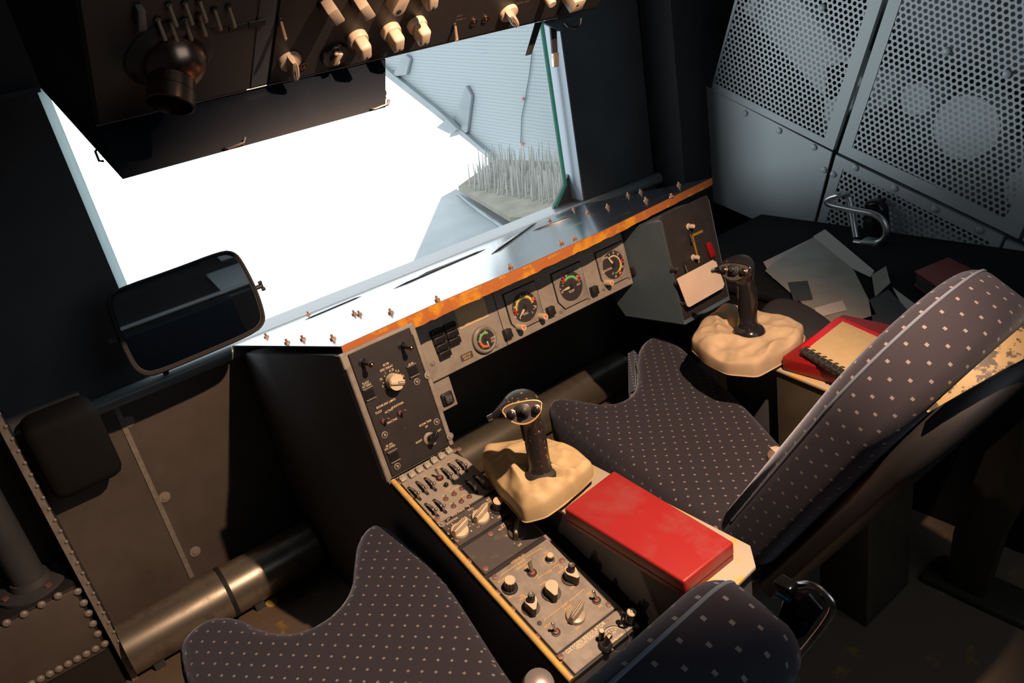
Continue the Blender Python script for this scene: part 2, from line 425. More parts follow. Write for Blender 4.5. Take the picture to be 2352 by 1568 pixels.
# window: pane with a cut-off lower right corner, seals, frame
win = thing('window_1', (1.1, YF+.06, WZ0), '', ''); del win['label'], win['category']; win['kind'] = 'structure'
gy = YF+.055
b = MB()
poly = [(WX0, WZ0), (WX1-.10, WZ0), (WX1-.035, WZ0+.075), (WX1-.035, WZ1), (WX0, WZ1)]
b.face([V3((x, gy, z)) for x, z in poly])
obj('window_pane', b, m_pane, win)
b = MB()
b.tube([(x, gy-.004, z) for x, z in [(WX1-.035, WZ1-.005), (WX1-.035, WZ0+.075), (WX1-.10, WZ0+.008)]], .008, 8)
obj('green_glass_edge', b, m_gedge, win)
b = MB(); b.box((WX0-.001, gy-.016, WZ0+.01), (WX0+.028, gy-.006, WZ1)); obj('seal_strip', b, m_seal, win)
b = MB(); b.box((WX1-.002, YF-.004, WZ0+.01), (WX1+.004, YF+TW, WZ1)); obj('jamb_lining', b, m_reveal, win)
b = MB(); b.prism([(WX1-.10, WZ0), (WX1, WZ0), (WX1, WZ0+.11)], gy+.006, gy+.02, 0, M=Matrix(((1, 0, 0, 0), (0, 0, 1, 0), (0, 1, 0, 0), (0, 0, 0, 1))))
obj('corner_gusset', b, m_dark2, win)
# sill lip and header edge
b = MB(); b.tube([(x, YF-.028, WZ0-.012) for x in (-.05, .6, 1.3, 2.05, 2.35)], .024, 12)
b.box((.0, YF-.03, WZ0-.03), (2.3, YF+TW, WZ0-.002))
struct('trim_1', b, mat('pale_sill_paint', (.20, .22, .23), .3))
b = MB(); b.box((XL, YF-.035, WZ1-.006), (WX0+.004, YF, WZ1+.006)); struct('trim_2', b, m_blue)

# left side: riveted partition edge, equipment box, pole
part = thing('riveted_partition', (-.095, 2.18, 0), 'narrow vertical partition edge with a row of rivets at the far left', 'partition')
b = MB(); b.box((-.103, 2.09, 0), (-.093, YF-.012, zz(-.62))); obj('partition_sheet', b, m_dark2, part)
b = MB(); b.box((-.108, 2.086, 0), (-.092, 2.094, zz(-.62))); obj('edge_flange', b, m_tan2, part)
rv = MB(); rv.lathe([(.0048, 0), (.0042, .003), (.002, .0045)], 10, 0)
rivet_me = mesh('rivet', rv, m_tan2, None)
def face_back(x, y, z): return Matrix.Translation((x, y, z)) @ Matrix.Rotation(PI/2, 4, 'X')
for i in range(26): put('rivet', rivet_me, face_back(-.0935, 2.086, zz(-1.56)+i*.035), part)
ebox = thing('equipment_box', (-.38, 2.18, 0), 'low riveted metal box at the lower left corner, under the pole', 'box')
b = MB(); b.box((XL+.01, 2.085, .0), (-.122, YF-.02, zz(-1.232)), 0, .006); obj('box_body', b, m_blackp, ebox)
b = MB(); b.box((-.56, 2.078, zz(-1.455)), (-.128, 2.084, zz(-1.238)), 0, .004); obj('front_plate', b, m_brown, ebox)
big = MB(); big.lathe([(.0105, 0), (.0095, .004), (.005, .0075)], 12, 0); bigr = mesh('rivet', big, m_tan2, None)
for x, y in [(15, 1430), (55, 1410), (95, 1388), (133, 1368), (178, 1358), (192, 1384), (203, 1408), (213, 1432), (224, 1455)]:
    p = aty(x, y, 2.078); put('rivet', bigr, face_back(*p), ebox)
for i in range(9):
    p = aty(240-i*21, 1478+i*11.5, 2.078); put('rivet', bigr, face_back(*p), ebox)
pole = thing('stanchion_pole', (-.19, 2.19, zz(-1.232)), 'thick dark vertical tube standing on a round flange at the left edge', 'pole')
b = MB(); b.cyl((-.21, 2.185, zz(-1.228)), (-.21, 2.185, ZC-.002), .04, n=24); obj('tube', b, m_dark2, pole)
b = MB(); b.lathe([(.085, 0), (.085, .008), (.05, .012), (.046, .03)], 28, 0, Matrix.Translation((-.21, 2.185, zz(-1.231)))); obj('base_flange', b, m_dark2, pole)
bo = MB(); bo.lathe([(.009, 0), (.009, .006)], 6, 0); bme = mesh('flange_bolt', bo, m_rredscrew, None)
for a in (20, 90, 200, 300): put('flange_bolt', bme, Matrix.Translation((-.21+.068*math.cos(R(a)), 2.185+.068*math.sin(R(a)), zz(-1.223))), pole)
# padded block under the left pillar
b = MB(); b.box((-.075, 2.12, zz(-1.02)), (.10, YF-.014, zz(-.80)), 0, .03, 4)
tag(obj('padded_block', b, mat('very_dark_padding', (.007, .008, .008), .8, spec=.2)), 'dark rounded block low on the wall below the left window pillar', 'padding')
# wall seam and washers
b = MB(); p0 = aty(250, 920, YF-.012); p1 = aty(440, 1325, YF-.012)
b.box((p1.x-.006, YF-.016, p1.z), (p1.x+.008, YF-.011, p0.z)); struct('trim_3', b, m_tan2)
ws = MB(); ws.lathe([(.017, 0), (.016, .003), (.008, .003), (.008, .006), (.0, .0065)], 18, 0)
wsm = mesh('washer_screw', ws, m_tan, None)
for i, (x, y, d) in enumerate([(295, 968, 'uppermost washer screw on the brown wall below the window'),
        (378, 1141, 'middle washer screw on the brown wall below the window'), (448, 1266, 'washer screw on the brown wall nearest the floor pipe')]):
    o = put('washer_screw', wsm, face_back(*aty(x, y, YF-.012)))
    tag(o, d, 'screw', 'washer screws on the lower front wall')
p = atz(625, 1383, .0); o = put('washer_screw', mesh('washer_screw', (lambda q: (q.lathe([(.02, 0), (.019, .003), (.009, .003), (.009, .006), (.0, .0065)], 18, 0), q)[1])(MB()), m_rail, None), Matrix.Translation(p))
tag(o, 'yellow washer screw on the floor in front of the pipe', 'screw')

# floor pipe, in lengths
def pipe(x0, x1, lab):
    t = thing('floor_pipe', ((x0+x1)/2, 2.10, 0), lab, 'pipe', 'lengths of floor pipe below the front wall')
    b = MB(); b.cyl((x0, 2.12, .085), (x1, 2.12, .085), .078, n=36); obj('tube', b, m_pipem, t)
    b = MB(); b.cyl((x1-.012, 2.12, .085), (x1, 2.12, .085), .081, n=36); obj('clamp_band', b, m_rubber, t)
    for x in (x0+.06, x1-.08):
        b = MB(); b.box((x-.015, 2.07, 0), (x+.015, 2.17, .03)); obj('bracket', b, m_dark2, t)
m_pipem = worn('worn_steel_pipe', (.33, .30, .24), (.20, .17, .13), 24, .5, .7, .34, .75, .5)
pipe(-.09, .215, 'worn metal floor pipe beside the riveted box at lower left')
pipe(.215, .509, 'worn metal floor pipe running up to the pedestal side, left seat in front of it')
pipe(.68, 1.9, 'metal floor pipe seen behind the control stick and the middle seat')

# ================================================================== outside the window
ow = MB()
XO = 3.6
pts = [atx(x, y, XO) for x, y in [(860, 140), (895, 170), (1000, 253), (1035, 280), (1052, 300), (1135, 366), (1320, 520), (1420, 480), (1420, 20), (860, 20)]]
M_yz = Matrix(((0, 0, 1, XO), (1, 0, 0, 0), (0, 1, 0, 0), (0, 0, 0, 1)))
ow.prism([(p.y, p.z) for p in pts], 0, .06, 0, M=M_yz)
outer = thing('outer_wall', (XO, 3, EYE-1), 'pale blue ribbed outer panel seen through the right half of the window', 'panel')
obj('ribbed_sheet', ow, m_rib, outer)
b = MB()
q = [atx(x, y, XO-.03) for x, y in [(870, 160), (1000, 262), (1135, 372), (1135, 362), (1000, 246), (870, 143)]]
b.prism([(p.y, p.z) for p in q], XO-.04, XO+.0, 0, M=Matrix(((0, 0, 1, 0), (1, 0, 0, 0), (0, 1, 0, 0), (0, 0, 0, 1))))
obj('edge_rail', b, m_outer, outer)
for cx, cy, w, h in [(925, 150, 22, 26), (1062, 255, 26, 60)]:
    b = MB(); q = [atx(x, y, XO-.01) for x, y in [(cx-w, cy+h), (cx+w*.6, cy+h*.8), (cx+w, cy-h*.6), (cx+w*.5, cy-h), (cx, cy-h*.3)]]
    b.prism([(p.y, p.z) for p in q], XO-.035, XO-.002, 0, .008, M=Matrix(((0, 0, 1, 0), (1, 0, 0, 0), (0, 1, 0, 0), (0, 0, 0, 1))))
    obj('fin', b, m_outer, outer)
b = MB(); q = [atx(x, y, XO-.05) for x, y in [(1010, 290), (1035, 270), (1058, 293), (1040, 305)]]
b.prism([(p.y, p.z) for p in q], XO-.09, XO-.04, 0, .006, M=Matrix(((0, 0, 1, 0), (1, 0, 0, 0), (0, 1, 0, 0), (0, 0, 0, 1)))); obj('bracket', b, m_outer, outer)
b = MB(); b.tube([atx(x, y, XO-.012) for x, y in [(1222, 120), (1216, 170), (1206, 228), (1198, 270), (1196, 330)]], .004, 6); obj('cable', b, m_blue, outer)
for x, y in [(1201, 227), (1199, 331)]:
    b = MB(); b.ball(atx(x, y, XO-.016), .013, 8); obj('tie', b, mat('faded_red_tie', (.36, .12, .11), .5), outer)
brush = thing('bristle_plate', (2.1, 2.9, EYE-1.1), 'dusty outside plate covered with upright pale bristles, low behind the window', 'brush')
zb = zz(-1.22)
q = [atz(x, y, zb) for x, y in [(1052, 428), (1138, 366), (1300, 372), (1360, 420), (1350, 480), (1250, 500), (1170, 498)]]
b = MB(); b.prism([(p.x, p.y) for p in q], zb-.03, zb, 0); obj('plate', b, m_sand, brush)
b = MB(); rnd = random.Random(3)
for r_ in range(12):
    for k in range(17):
        u, v = (k+.5*(r_ % 2)+rnd.uniform(-.3, .3))/17, (r_+rnd.uniform(-.3, .3))/12
        x = (1-v)*((1-u)*1125+u*1318)+v*((1-u)*1075+u*1312); y = (1-v)*((1-u)*385+u*385)+v*((1-u)*440+u*484)
        p = atz(x, y, zb); L = .12+rnd.uniform(-.04, .05)
        b.cyl(p, p+V3((rnd.uniform(-.015, .015)+.05, .045+rnd.uniform(-.015, .015), L)), .0055, .003, 5)
bo = obj('bristles', b, m_brist, brush); bo['kind'] = 'stuff'
fair = thing('outer_fairing', (1.6, 2.7, EYE-1.3), 'pale metal fairing outside, below the bristle plate at the window sill', 'fairing')
zf = zz(-1.30)
q = [atz(x, y, zf) for x, y in [(1012, 452), (1048, 432), (1130, 480), (1330, 545), (1250, 560), (930, 640)]]
b = MB(); b.prism([(p.x, p.y) for p in q], zf-.06, zf, 0, .01, 2); obj('skin', b, m_outer, fair)
b = MB(); b.tube([atz(x, y, zf+.005) for x, y in [(1052, 445), (1095, 480), (1180, 540)]], .012, 6); obj('seam_bead', b, m_rib, fair)
b = MB(); b.box((1.9, YF+TW, zf-.07), (2.0, 3.0, zf-.02)); obj('strut', b, m_outer, fair)

# ================================================================== right wall of perforated sheets
XW = 2.5
th = R(22.4)
pf = Fr((XW, 1.56, zz(-.756)), (0, -math.cos(th), -math.sin(th)), (0, -math.sin(th), math.cos(th)))
pcam = pf
def sheet(name_lab, outline, holes, grp='perforated wall sheets'):
    """a framed sheet: solid rim around an area with holes"""
    t = thing('wall_panel', pf.at(*pf.uv(*outline[0])).translation, name_lab, 'panel', grp)
    o = pf.poly(outline)
    if holes is None:
        b = MB(); b.prism(o, -.006, 0, 0, .002, 1, pf.M); obj('sheet', b, m_perfp, t, pf.M); return t
    h = pf.poly(holes); b = MB(); n = len(o)
    for i in range(n):
        j = (i+1) % n
        for z in (0, -.004):
            b.face([pf.M @ V3((*o[i], z)), pf.M @ V3((*o[j], z)), pf.M @ V3((*h[j], z)), pf.M @ V3((*h[i], z))])
        b.face([pf.M @ V3((*o[i], 0)), pf.M @ V3((*o[j], 0)), pf.M @ V3((*o[j], -.02)), pf.M @ V3((*o[i], -.02))])
    obj('rim', b, m_perfp, t, pf.M)
    b = MB(); b.face([pf.M @ V3((x, y, -.002)) for x, y in h]); obj('perforated_field', b, m_perf, t, pf.M)
    return t
A = sheet('upper perforated grey wall sheet nearest the window', [(1633, 205), (1913, 345), (2135, -330), (1800, -420)], [(1640, 190), (1893, 317), (2098, -310), (1810, -400)])
B = sheet('upper perforated grey wall sheet behind the second seat', [(1925, 350), (2338, 548), (2690, -260), (2150, -330)], [(1957, 338), (2310, 502), (2640, -240), (2175, -310)])
C = sheet('lower perforated grey wall sheet behind the bent handle', [(1920, 355), (2304, 543), (2264, 640), (1863, 560)], [(1936, 388), (2272, 556), (2240, 640), (1880, 560)])
D = sheet('plain grey wall sheet below the perforated one, at the dark corner', [(1560, 167), (1912, 349), (1857, 560), (1540, 420)], None)
E_ = sheet('perforated grey wall sheet at the right edge, lower', [(2310, 552), (2700, 740), (2660, 860), (2270, 645)], [(2322, 585), (2660, 750), (2620, 850), (2290, 650)])
F_ = sheet('grey wall sheet at the far right edge beyond the second seam', [(2348, 552), (2760, 740), (3080, -190), (2700, -260)], [(2380, 548), (2730, 700), (3020, -170), (2730, -240)])
dome = MB(); dome.lathe([(.0125, 0), (.011, .005), (.006, .008)], 14, 0); dme = mesh('dome_screw', dome, m_perfp, None)
for par, pts in [(A, [(1712, 260), (1790, 300), (1870, 338), (1889, 17)]), (B, [(1965, 385), (2055, 432), (2148, 480), (2250, 528), (2175, 118), (2313, 170)]), (D, [(1893, 390)]), (C, [(1914, 400)])]:
    for x, y in pts: put('dome_screw', dme, pf.px(x, y, 0, 0, 0), par)
# what lies in the bay behind the sheets
for i, (pts, d, lab) in enumerate([
        ([(1700, 20), (1790, -60), (1990, 190), (1905, 240)], .10, 'pale slanting duct behind the perforated sheet nearest the window'),
        ([(1890, 150), (1975, 120), (1960, 250), (1890, 300)], .10, 'pale block behind the right edge of the first perforated sheet'),
        ([(2010, 160), (2075, 170), (2050, 240), (1990, 260)], .10, 'pale block behind the second perforated sheet, left'),
        ([(2300, 430), (2352, 370), (2420, 470), (2330, 520)], .09, 'pale block behind the second perforated sheet, lower right'),
        ([(2010, 470), (2260, 590), (2240, 640), (1990, 520)], .05, 'pale strip behind the lower perforated sheet')]):
    b = MB(); b.prism(pf.poly(pts, -d), -d-.08, -d, 0, .012, 3, pf.M)
    tag(obj('insulation_block', b, m_insul), lab, 'insulation')
for i, (x, y, r_, lab) in enumerate([(2225, 290, .10, 'large pale drum behind the second perforated sheet'), (2110, 225, .05, 'small pale drum behind the second perforated sheet')]):
    a, c = pf.uv(x, y, -.1); b = MB(); b.cyl(pf.M @ V3((a, c, -.2)), pf.M @ V3((a, c, -.08)), r_, n=28)
    tag(obj('bay_drum', b, m_insul), lab, 'drum')

# grab handle on that wall
gh = thing('grab_handle', (2.36, 1.3, zz(-.95)), 'bent silver tube handle on a black base before the right wall', 'handle')
XH = 2.36
b = MB(); P = [atx(x, y, XH) for x, y in [(1962, 556), (1990, 560), (2018, 557), (2034, 545), (2037, 525), (2026, 502), (2004, 490), (1975, 485), (1935, 477), (1902, 469), (1897, 460), (1912, 452), (1935, 447)]]
P += [atx(1946, 443, XH+.06), atx(1953, 470, XH+.05), atx(1966, 545, XH+.02)]
# smooth
def smooth(P, k=2):
    for _ in range(k):
        Q = [P[0]]
        for i in range(len(P)-1): Q += [P[i]*.75+P[i+1]*.25, P[i]*.25+P[i+1]*.75]
        P = Q+[P[-1]]
    return P
b.tube(smooth(P), .0105, 12); obj('tube', b, m_alu, gh)
b = MB(); q = [atx(x, y, XW-.004) for x, y in [(2000, 455), (2030, 452), (2045, 475), (2042, 560), (2050, 578), (1990, 575)]]
b.prism([(p.y, p.z) for p in q], XW-.05, XW-.004, 0, .012, 3, M=Matrix(((0, 0, 1, 0), (1, 0, 0, 0), (0, 1, 0, 0), (0, 0, 0, 1)))); obj('black_base', b, m_gblack, gh)
b = MB(); p = atx(2000, 570, XH-.0); b.box((p.x-.02, p.y-.03, zz(-1.0)), (p.x+.03, p.y+.03, p.z+.01), 0, .006); obj('foot_block', b, m_alu, gh)

# side tray with papers
tz = zz(-1.015)
tray = thing('side_tray', (2.2, 1.2, 0), 'dark side shelf along the right wall holding loose papers', 'shelf')
b = MB(); b.box((1.86, .40, 0), (XW-.012, 1.86, tz-.02)); m_tray = mat('matt_black_shelf', (.012, .013, .014), .85, spec=.15); obj('cabinet', b, m_tray, tray)
b = MB(); b.box((1.85, .40, tz-.02), (XW-.012, 1.86, tz), 0, .004); obj('top', b, m_tray, tray)
def sheet_paper(pts, k, m, lab, group=None, name='paper_sheet', curl=.004):
    z = tz+.002+k*.0032; q = [atz(x, y, z) for x, y in pts]; q = [V3((p.x, p.y, z)) for p in q]
    b = MB(); b.prism([(p.x, p.y) for p in q], z, z+.0012, 0); return tag(obj(name, b, m), lab, 'paper', group)
sheet_paper([(1753, 602), (1870, 545), (1900, 620), (1775, 640)], 0, m_white, 'white paper corner sticking out left under the plastic sleeve')
sheet_paper([(1868, 543), (1895, 527), (2008, 622), (2000, 637), (1927, 603), (1905, 600)], 1, m_white, 'pinkish white paper strip pointing at the silver handle')
sheet_paper([(1757, 622), (1781, 601), (1869, 546), (1962, 622), (2012, 722), (1950, 742), (1912, 748), (1895, 742)], 2, m_sleeve, 'large olive plastic sleeve lying on the right side shelf', name='plastic_sleeve')
sheet_paper([(1870, 708), (1935, 690), (1945, 712), (1880, 728)], 3, m_white, 'small crumpled pale paper on the near edge of the sleeve')
sheet_paper([(1810, 649), (1855, 645), (1867, 687), (1823, 692)], 3, m_dark2, 'small dark square label on the olive sleeve', name='dark_label')
sheet_paper([(2002, 632), (2035, 612), (2045, 650), (2010, 682)], 3, m_sleeve, 'short grey paper strip between sleeve and dark folder')
sheet_paper([(2050, 660), (2090, 690), (2150, 735), (2120, 752), (2080, 718)], 1, m_white, 'pinkish paper strip beside the second seat back')
sheet_paper([(1995, 690), (2040, 665), (2130, 760), (2080, 800), (2010, 770)], 2, m_dark2, 'dark plastic folder behind the red notebook', name='plastic_folder')
bk = thing('closed_book', atz(2180, 640, tz+.004), 'dark red closed book at the back of the right side shelf', 'book')
q = [atz(x, y, tz+.05) for x, y in [(2100, 622), (2178, 590), (2280, 640), (2200, 690)]]
b = MB(); b.prism([(p.x, p.y) for p in q], tz+.044, tz+.05, 0, .002); b.prism([(p.x, p.y) for p in q], tz+.002, tz+.008, 0, .002); obj('cover', b, m_dred, bk)
q = [p+(q[2]-q[0])*(.01 if i in (0,) else 0) for i, p in enumerate(q)]
c0 = sum(q, V3())/4; b = MB(); b.prism([((p.x-c0.x)*.96+c0.x, (p.y-c0.y)*.96+c0.y) for p in q], tz+.008, tz+.044, 0); obj('pages', b, m_dark2, bk)

# ================================================================== control builders (local: z out of the panel, y = pointer)
_cache = {}
def kmesh(name, fn, mats):
    if name not in _cache:
        b = MB(); fn(b); _cache[name] = mesh(name, b, mats, None)
    return _cache[name]
def k_pointer(b, r=.0185):            # skirt with a tall tapered pointer bar and a line along it
    b.lathe([(r, 0), (r, .004), (r*.93, .007), (r*.55, .009)], 28, 0)
    w = r*.42
    rings = []
    for z, s, e in [(.004, 1, 1.0), (.016, .92, 1.12), (.022, .75, 1.1), (.0235, .5, 1.0)]:
        y0, y1 = -r*.98, r*e*1.12; ww = w*s
        rings.append([V3(p) for p in [(-ww*.55, y0, z*.9), (ww*.55, y0, z*.9), (ww, -r*.3, z), (ww, y1*.6, z), (ww*.6, y1, z), (-ww*.6, y1, z), (-ww, y1*.6, z), (-ww, -r*.3, z)]])
    b.loft(rings, 0)
    M = Matrix()
    b.line(M, (-w*.20, -r*.95), (-w*.20, r*1.05), .0011, .0243, 1); b.line(M, (w*.20, -r*.95), (w*.20, r*1.05), .0011, .0243, 1)
    b.line(M, (0, -r*.9), (0, r), .0013, .0242, 2)
def k_fluted(b, r=.0105, h=.024):
    n = 48
    ring = lambda s, z: [V3(((r*s+.0006*math.cos(12*2*PI*i/n))*math.cos(2*PI*i/n), (r*s+.0006*math.cos(12*2*PI*i/n))*math.sin(2*PI*i/n), z)) for i in range(n)]
    b.lathe([(r*1.5, 0), (r*1.5, .002), (r*1.42, .003)], 28, 0)
    b.loft([ring(1.06, .003), ring(1, h)], 0); b.loft([ring(1.0, h), ring(.96, h+.002)], 1)
def tear(r, k=1.75, n=24):
    P = []
    for i in range(n+1):
        t = R(200)+R(-220)*i/n
        P.append((r*math.cos(t), -r*math.sin(t)*0+r*math.sin(t)))
    P = [(r*math.cos(R(-20)+R(220)*i/n), r*math.sin(R(-20)+R(220)*i/n)) for i in range(n+1)]
    return P+[(-r*.25, -r*k), (r*.25, -r*k)]
def k_tear(b, r=.0125):
    b.lathe([(r*1.5, 0), (r*1.5, .002), (r*1.42, .003)], 28, 2)
    b.prism(tear(r), .003, .024, 0, m_top=None); b.prism(tear(r*.97), .024, .0255, 1)
def k_dual(b, r=.0115):
    k_tear(b, r)
    b.lathe([(.0072, .0255), (.0066, .042), (.006, .043)], 20, 0); b.lathe([(.0062, .043), (.0055, .0438)], 20, 3)
    b.line(Matrix(), (0, 0), (0, .005), .0014, .0441, 1)
def k_block(b, r=.0165):               # big beige round-shouldered block knob with a slot
    b.lathe([(r*1.05, 0), (r*1.05, .006), (r, .009), (r*.95, .011)], 26, 0)
    b.prism([(-r*.62, -r*.9), (r*.62, -r*.9), (r*.62, r*1.05), (-r*.62, r*1.05)], .009, .034, 0, .0055, 4)
    b.box((-.0011, r*.45, .0335), (.0011, r*1.0, .0346), 1)
    b.box((-.0011, r*1.04, .018), (.0011, r*1.062, .034), 1)
def k_round(b, r=.0085, h=.02):
    b.lathe([(r*1.4, 0), (r*1.4, .0015), (r, .002), (r, h-.002), (r*.85, h)], 22, 0)
def k_rcvr(b, r=.0175):
    b.lathe([(r*1.05, 0), (r*1.05, .004), (r*.9, .006)], 26, 1); 
    b.prism([(r*math.cos(2*PI*i/30), r*math.sin(2*PI*i/30) if math.sin(2*PI*i/30) < .75 else r*.75) for i in range(30)], .004, .026, 0)
    b.box((-r*.32, -r*.95, .024), (r*.32, r*1.0, .031), 0, .003, 3)
    b.line(Matrix(), (-.002, 0), (-.002, r*.98), .0011, .0313, 2); b.line(Matrix(), (.002, 0), (.002, r*.98), .0011, .0313, 2); b.line(Matrix(), (-.002, r*.05), (.002, r*.05), .0011, .0313, 2)
def k_toggle(b, tilt=.35, L=.024, r=.0028):
    b.lathe([(.0085, 0), (.0085, .0018), (.006, .0022), (.006, .004)], 18, 0); b.lathe([(.0048, .0041), (.003, .0043)], 14, 1)
    d = V3((0, math.sin(tilt), math.cos(tilt)))
    b.cyl(V3((0, 0, .002)), d*L, r*.72, r*1.1, 12, 2); b.ball(d*L, r*1.12, 10, 2)
def k_flat(b):
    b.lathe([(.0095, 0), (.0095, .0018), (.007, .0022), (.007, .004)], 18, 0); b.lathe([(.0058, .0041), (.003, .0043)], 14, 1)
    b.prism([(-.0035, 0), (.0035, 0), (.0048, .026), (-.0048, .026)], -.0015, .0015, 2, .001, 1, Matrix.Translation((0, 0, .003)) @ Matrix.Rotation(R(70), 4, 'X'))
def k_guard(b):                       # slot in the panel, curved metal lever and ball tip
    b.prism([(.0038*math.cos(t), .0205+.0038*math.sin(t)) for t in [PI*i/8 for i in range(9)]]+[(.0038*math.cos(t), -.0205+.0038*math.sin(t)) for t in [PI+PI*i/8 for i in range(9)]], -.0005, .0004, 0)
    prof = [V3((0, .019, -.001)), V3((0, .013, .0055)), V3((0, .004, .0095)), V3((0, -.005, .0105)), V3((0, -.012, .008))]
    prof = smooth(prof, 1)
    b.loft([[p+V3((-.0028, 0, 0)), p+V3((.0028, 0, 0)), p+V3((.0028, 0, .0012)), p+V3((-.0028, 0, .0012))] for p in prof], 1)
    b.cyl((0, -.014, .001), (0, -.0155, .016), .0026, .0036, 12, 1); b.ball((0, -.0157, .0165), .0042, 12, 1)
    b.cyl((0, -.0125, .006), (.002, -.016, .016), .002, .0025, 8, 1)
def k_mini(b):
    b.lathe([(.0058, 0), (.0058, .001), (.0045, .0012)], 16, 0); b.lathe([(.004, .0013), (.001, .0014)], 12, 1)
    b.cyl((0, 0, .001), (.002, .003, .008), .0014, .0018, 8, 2)
def k_cap(b):                         # cloudy square lamp cap with two bumps
    b.box((-.0075, -.0065, 0), (.0075, .0055, .008), 0, .002, 3)
    b.ball((-.003, .006, .0075), .0034, 8, 0); b.ball((.003, .006, .0075), .0034, 8, 0); b.ball((0, .0045, .009), .003, 8, 0)
def k_screw(b, r=.0058):
    b.lathe([(r, 0), (r, .0012), (r*.8, .002), (r*.35, .0021), (r*.3, .001)], 16, 0, cap=True)
def k_dzus(b, r=.0075):
    b.lathe([(r, 0), (r, .002), (r*.75, .0025), (r*.72, .001), (r*.45, .001), (r*.4, .0035), (r*.1, .004)], 18, 0)
def k_sqbtn(b, w=.0125):
    b.box((-w, -w, 0), (w, w, .003), 0, .001, 1); b.box((-w*.8, -w*.8, .003), (w*.8, w*.8, .0055), 1, .001, 1)
    for s in (-1, 1): b.box((-w*.95, s*w*1.0-.0012, .003), (w*.95, s*w*1.0+.0012, .006), 2, .0004, 1)
m_cloud = mat('cloudy_lamp_cap', (.34, .33, .27), .25)
m_redring = mat('red_switch_ring', (.26, .065, .05), .4)
POINTER = lambda: kmesh('pointer_knob', k_pointer, [m_cream, m_black, m_cream])
FLUTED = lambda: kmesh('fluted_knob', k_fluted, [m_black, m_cream])
TEAR = lambda: kmesh('teardrop_knob', k_tear, [m_black, m_cream, m_slate])
DUAL = lambda: kmesh('dual_knob', k_dual, [m_black, m_cream, m_slate, m_steel])
BLOCK = lambda: kmesh('block_knob', k_block, [m_cream2, m_black])
TOGGLE = lambda: kmesh('toggle_switch', k_toggle, [m_black, m_redring, m_steel])
FLAT = lambda: kmesh('paddle_switch', k_flat, [m_black, m_redring, m_steel])
GUARD = lambda: kmesh('slot_switch', k_guard, [m_black, m_steel])
MINI = lambda: kmesh('mini_switch', k_mini, [m_steel, m_redring, m_steel])
CAP = lambda: kmesh('lamp_cap', k_cap, m_cloud)
SCREW = lambda: kmesh('screw', k_screw, m_rredscrew)
DZUS = lambda: kmesh('panel_screw', k_dzus, m_tan2)
SQB = lambda: kmesh('square_button', k_sqbtn, [m_black, m_gblack, m_tan2])

# ================================================================== glareshield
gs_b = R(14.5)
GP = V3((.514, 1.41, zz(-.622)))
gn = V3((0, math.sin(gs_b), math.cos(gs_b)))
GS = Fr(GP, (1, 0, 0), (0, math.cos(gs_b), -math.sin(gs_b)))
glare = thing('glareshield', (1.15, 1.8, zz(-.7)), 'wide black sheet metal shelf with a chipped orange edge under the window', 'shelf')
gpts = [(783, 795), (1000, 697), (1200, 612), (1400, 522), (1635, 408), (1480, 440), (1322, 473), (1160, 536), (900, 640), (730, 706), (610, 752), (525, 793)]
gl = GS.poly(gpts)
b = MB(); b.prism(gl, -.003, 0, 0, 0, 2, GS.M)
obj('sheet', b, m_shield, glare, GS.M)
# ragged orange front edge: a hanging strip with an uneven lower border
b = MB(); rnd = random.Random(5)
front = [(783, 795), (1000, 697), (1200, 612), (1400, 522), (1635, 408)]
F = [GS.M @ V3((*GS.uv(*p), -.0005)) for p in front]
pts = []
for i in range(len(F)-1):
    for k in range(22): pts.append(F[i].lerp(F[i+1], k/22))
pts.append(F[-1]); K = len(pts); gap = .020
rngs = []
for i, p in enumerate(pts):
    hgt = (.036-.015*(i/K)) + .0025*noise.noise(V3((p.x*28, 0, 0))) + .002*noise.noise(V3((p.x*90, 3, 0)))
    o = V3((0, -.0015, 0))
    rngs.append([p+o, p+o+V3((0, .004, 0)), p+o+V3((0, .004, -hgt)), p+o+V3((0, .0, -hgt))])
b.loft(rngs, 0); b.recalc = True
trim = obj('edge_trim', b, m_orange, glare)
b = MB()
for t, x, y in [('08S11-A0KT0M5-11', 1082, 668), ('REV E', 1153, 636), ('T08 A-00', 1210, 613), ('M5 R0WT-1-1', 1272, 587)]:
    k = min(range(len(F)-1), key=lambda i: 0 if front[i][0] <= x <= front[i+1][0] else 9)
    d = F[k+1]-F[k]; hx = V3((d.x, d.y, 0)).normalized(); nn = V3((hx.y, -hx.x, 0))
    p = hit(x, y, F[k]+nn*.0022, nn)
    M = Matrix(((hx.x, 0, nn.x, p.x), (hx.y, 0, nn.y, p.y), (0, 1, 0, p.z), (0, 0, 0, 1)))
    b.text(t, M, .0082, 0)
inscribe(trim, b, m_leto)
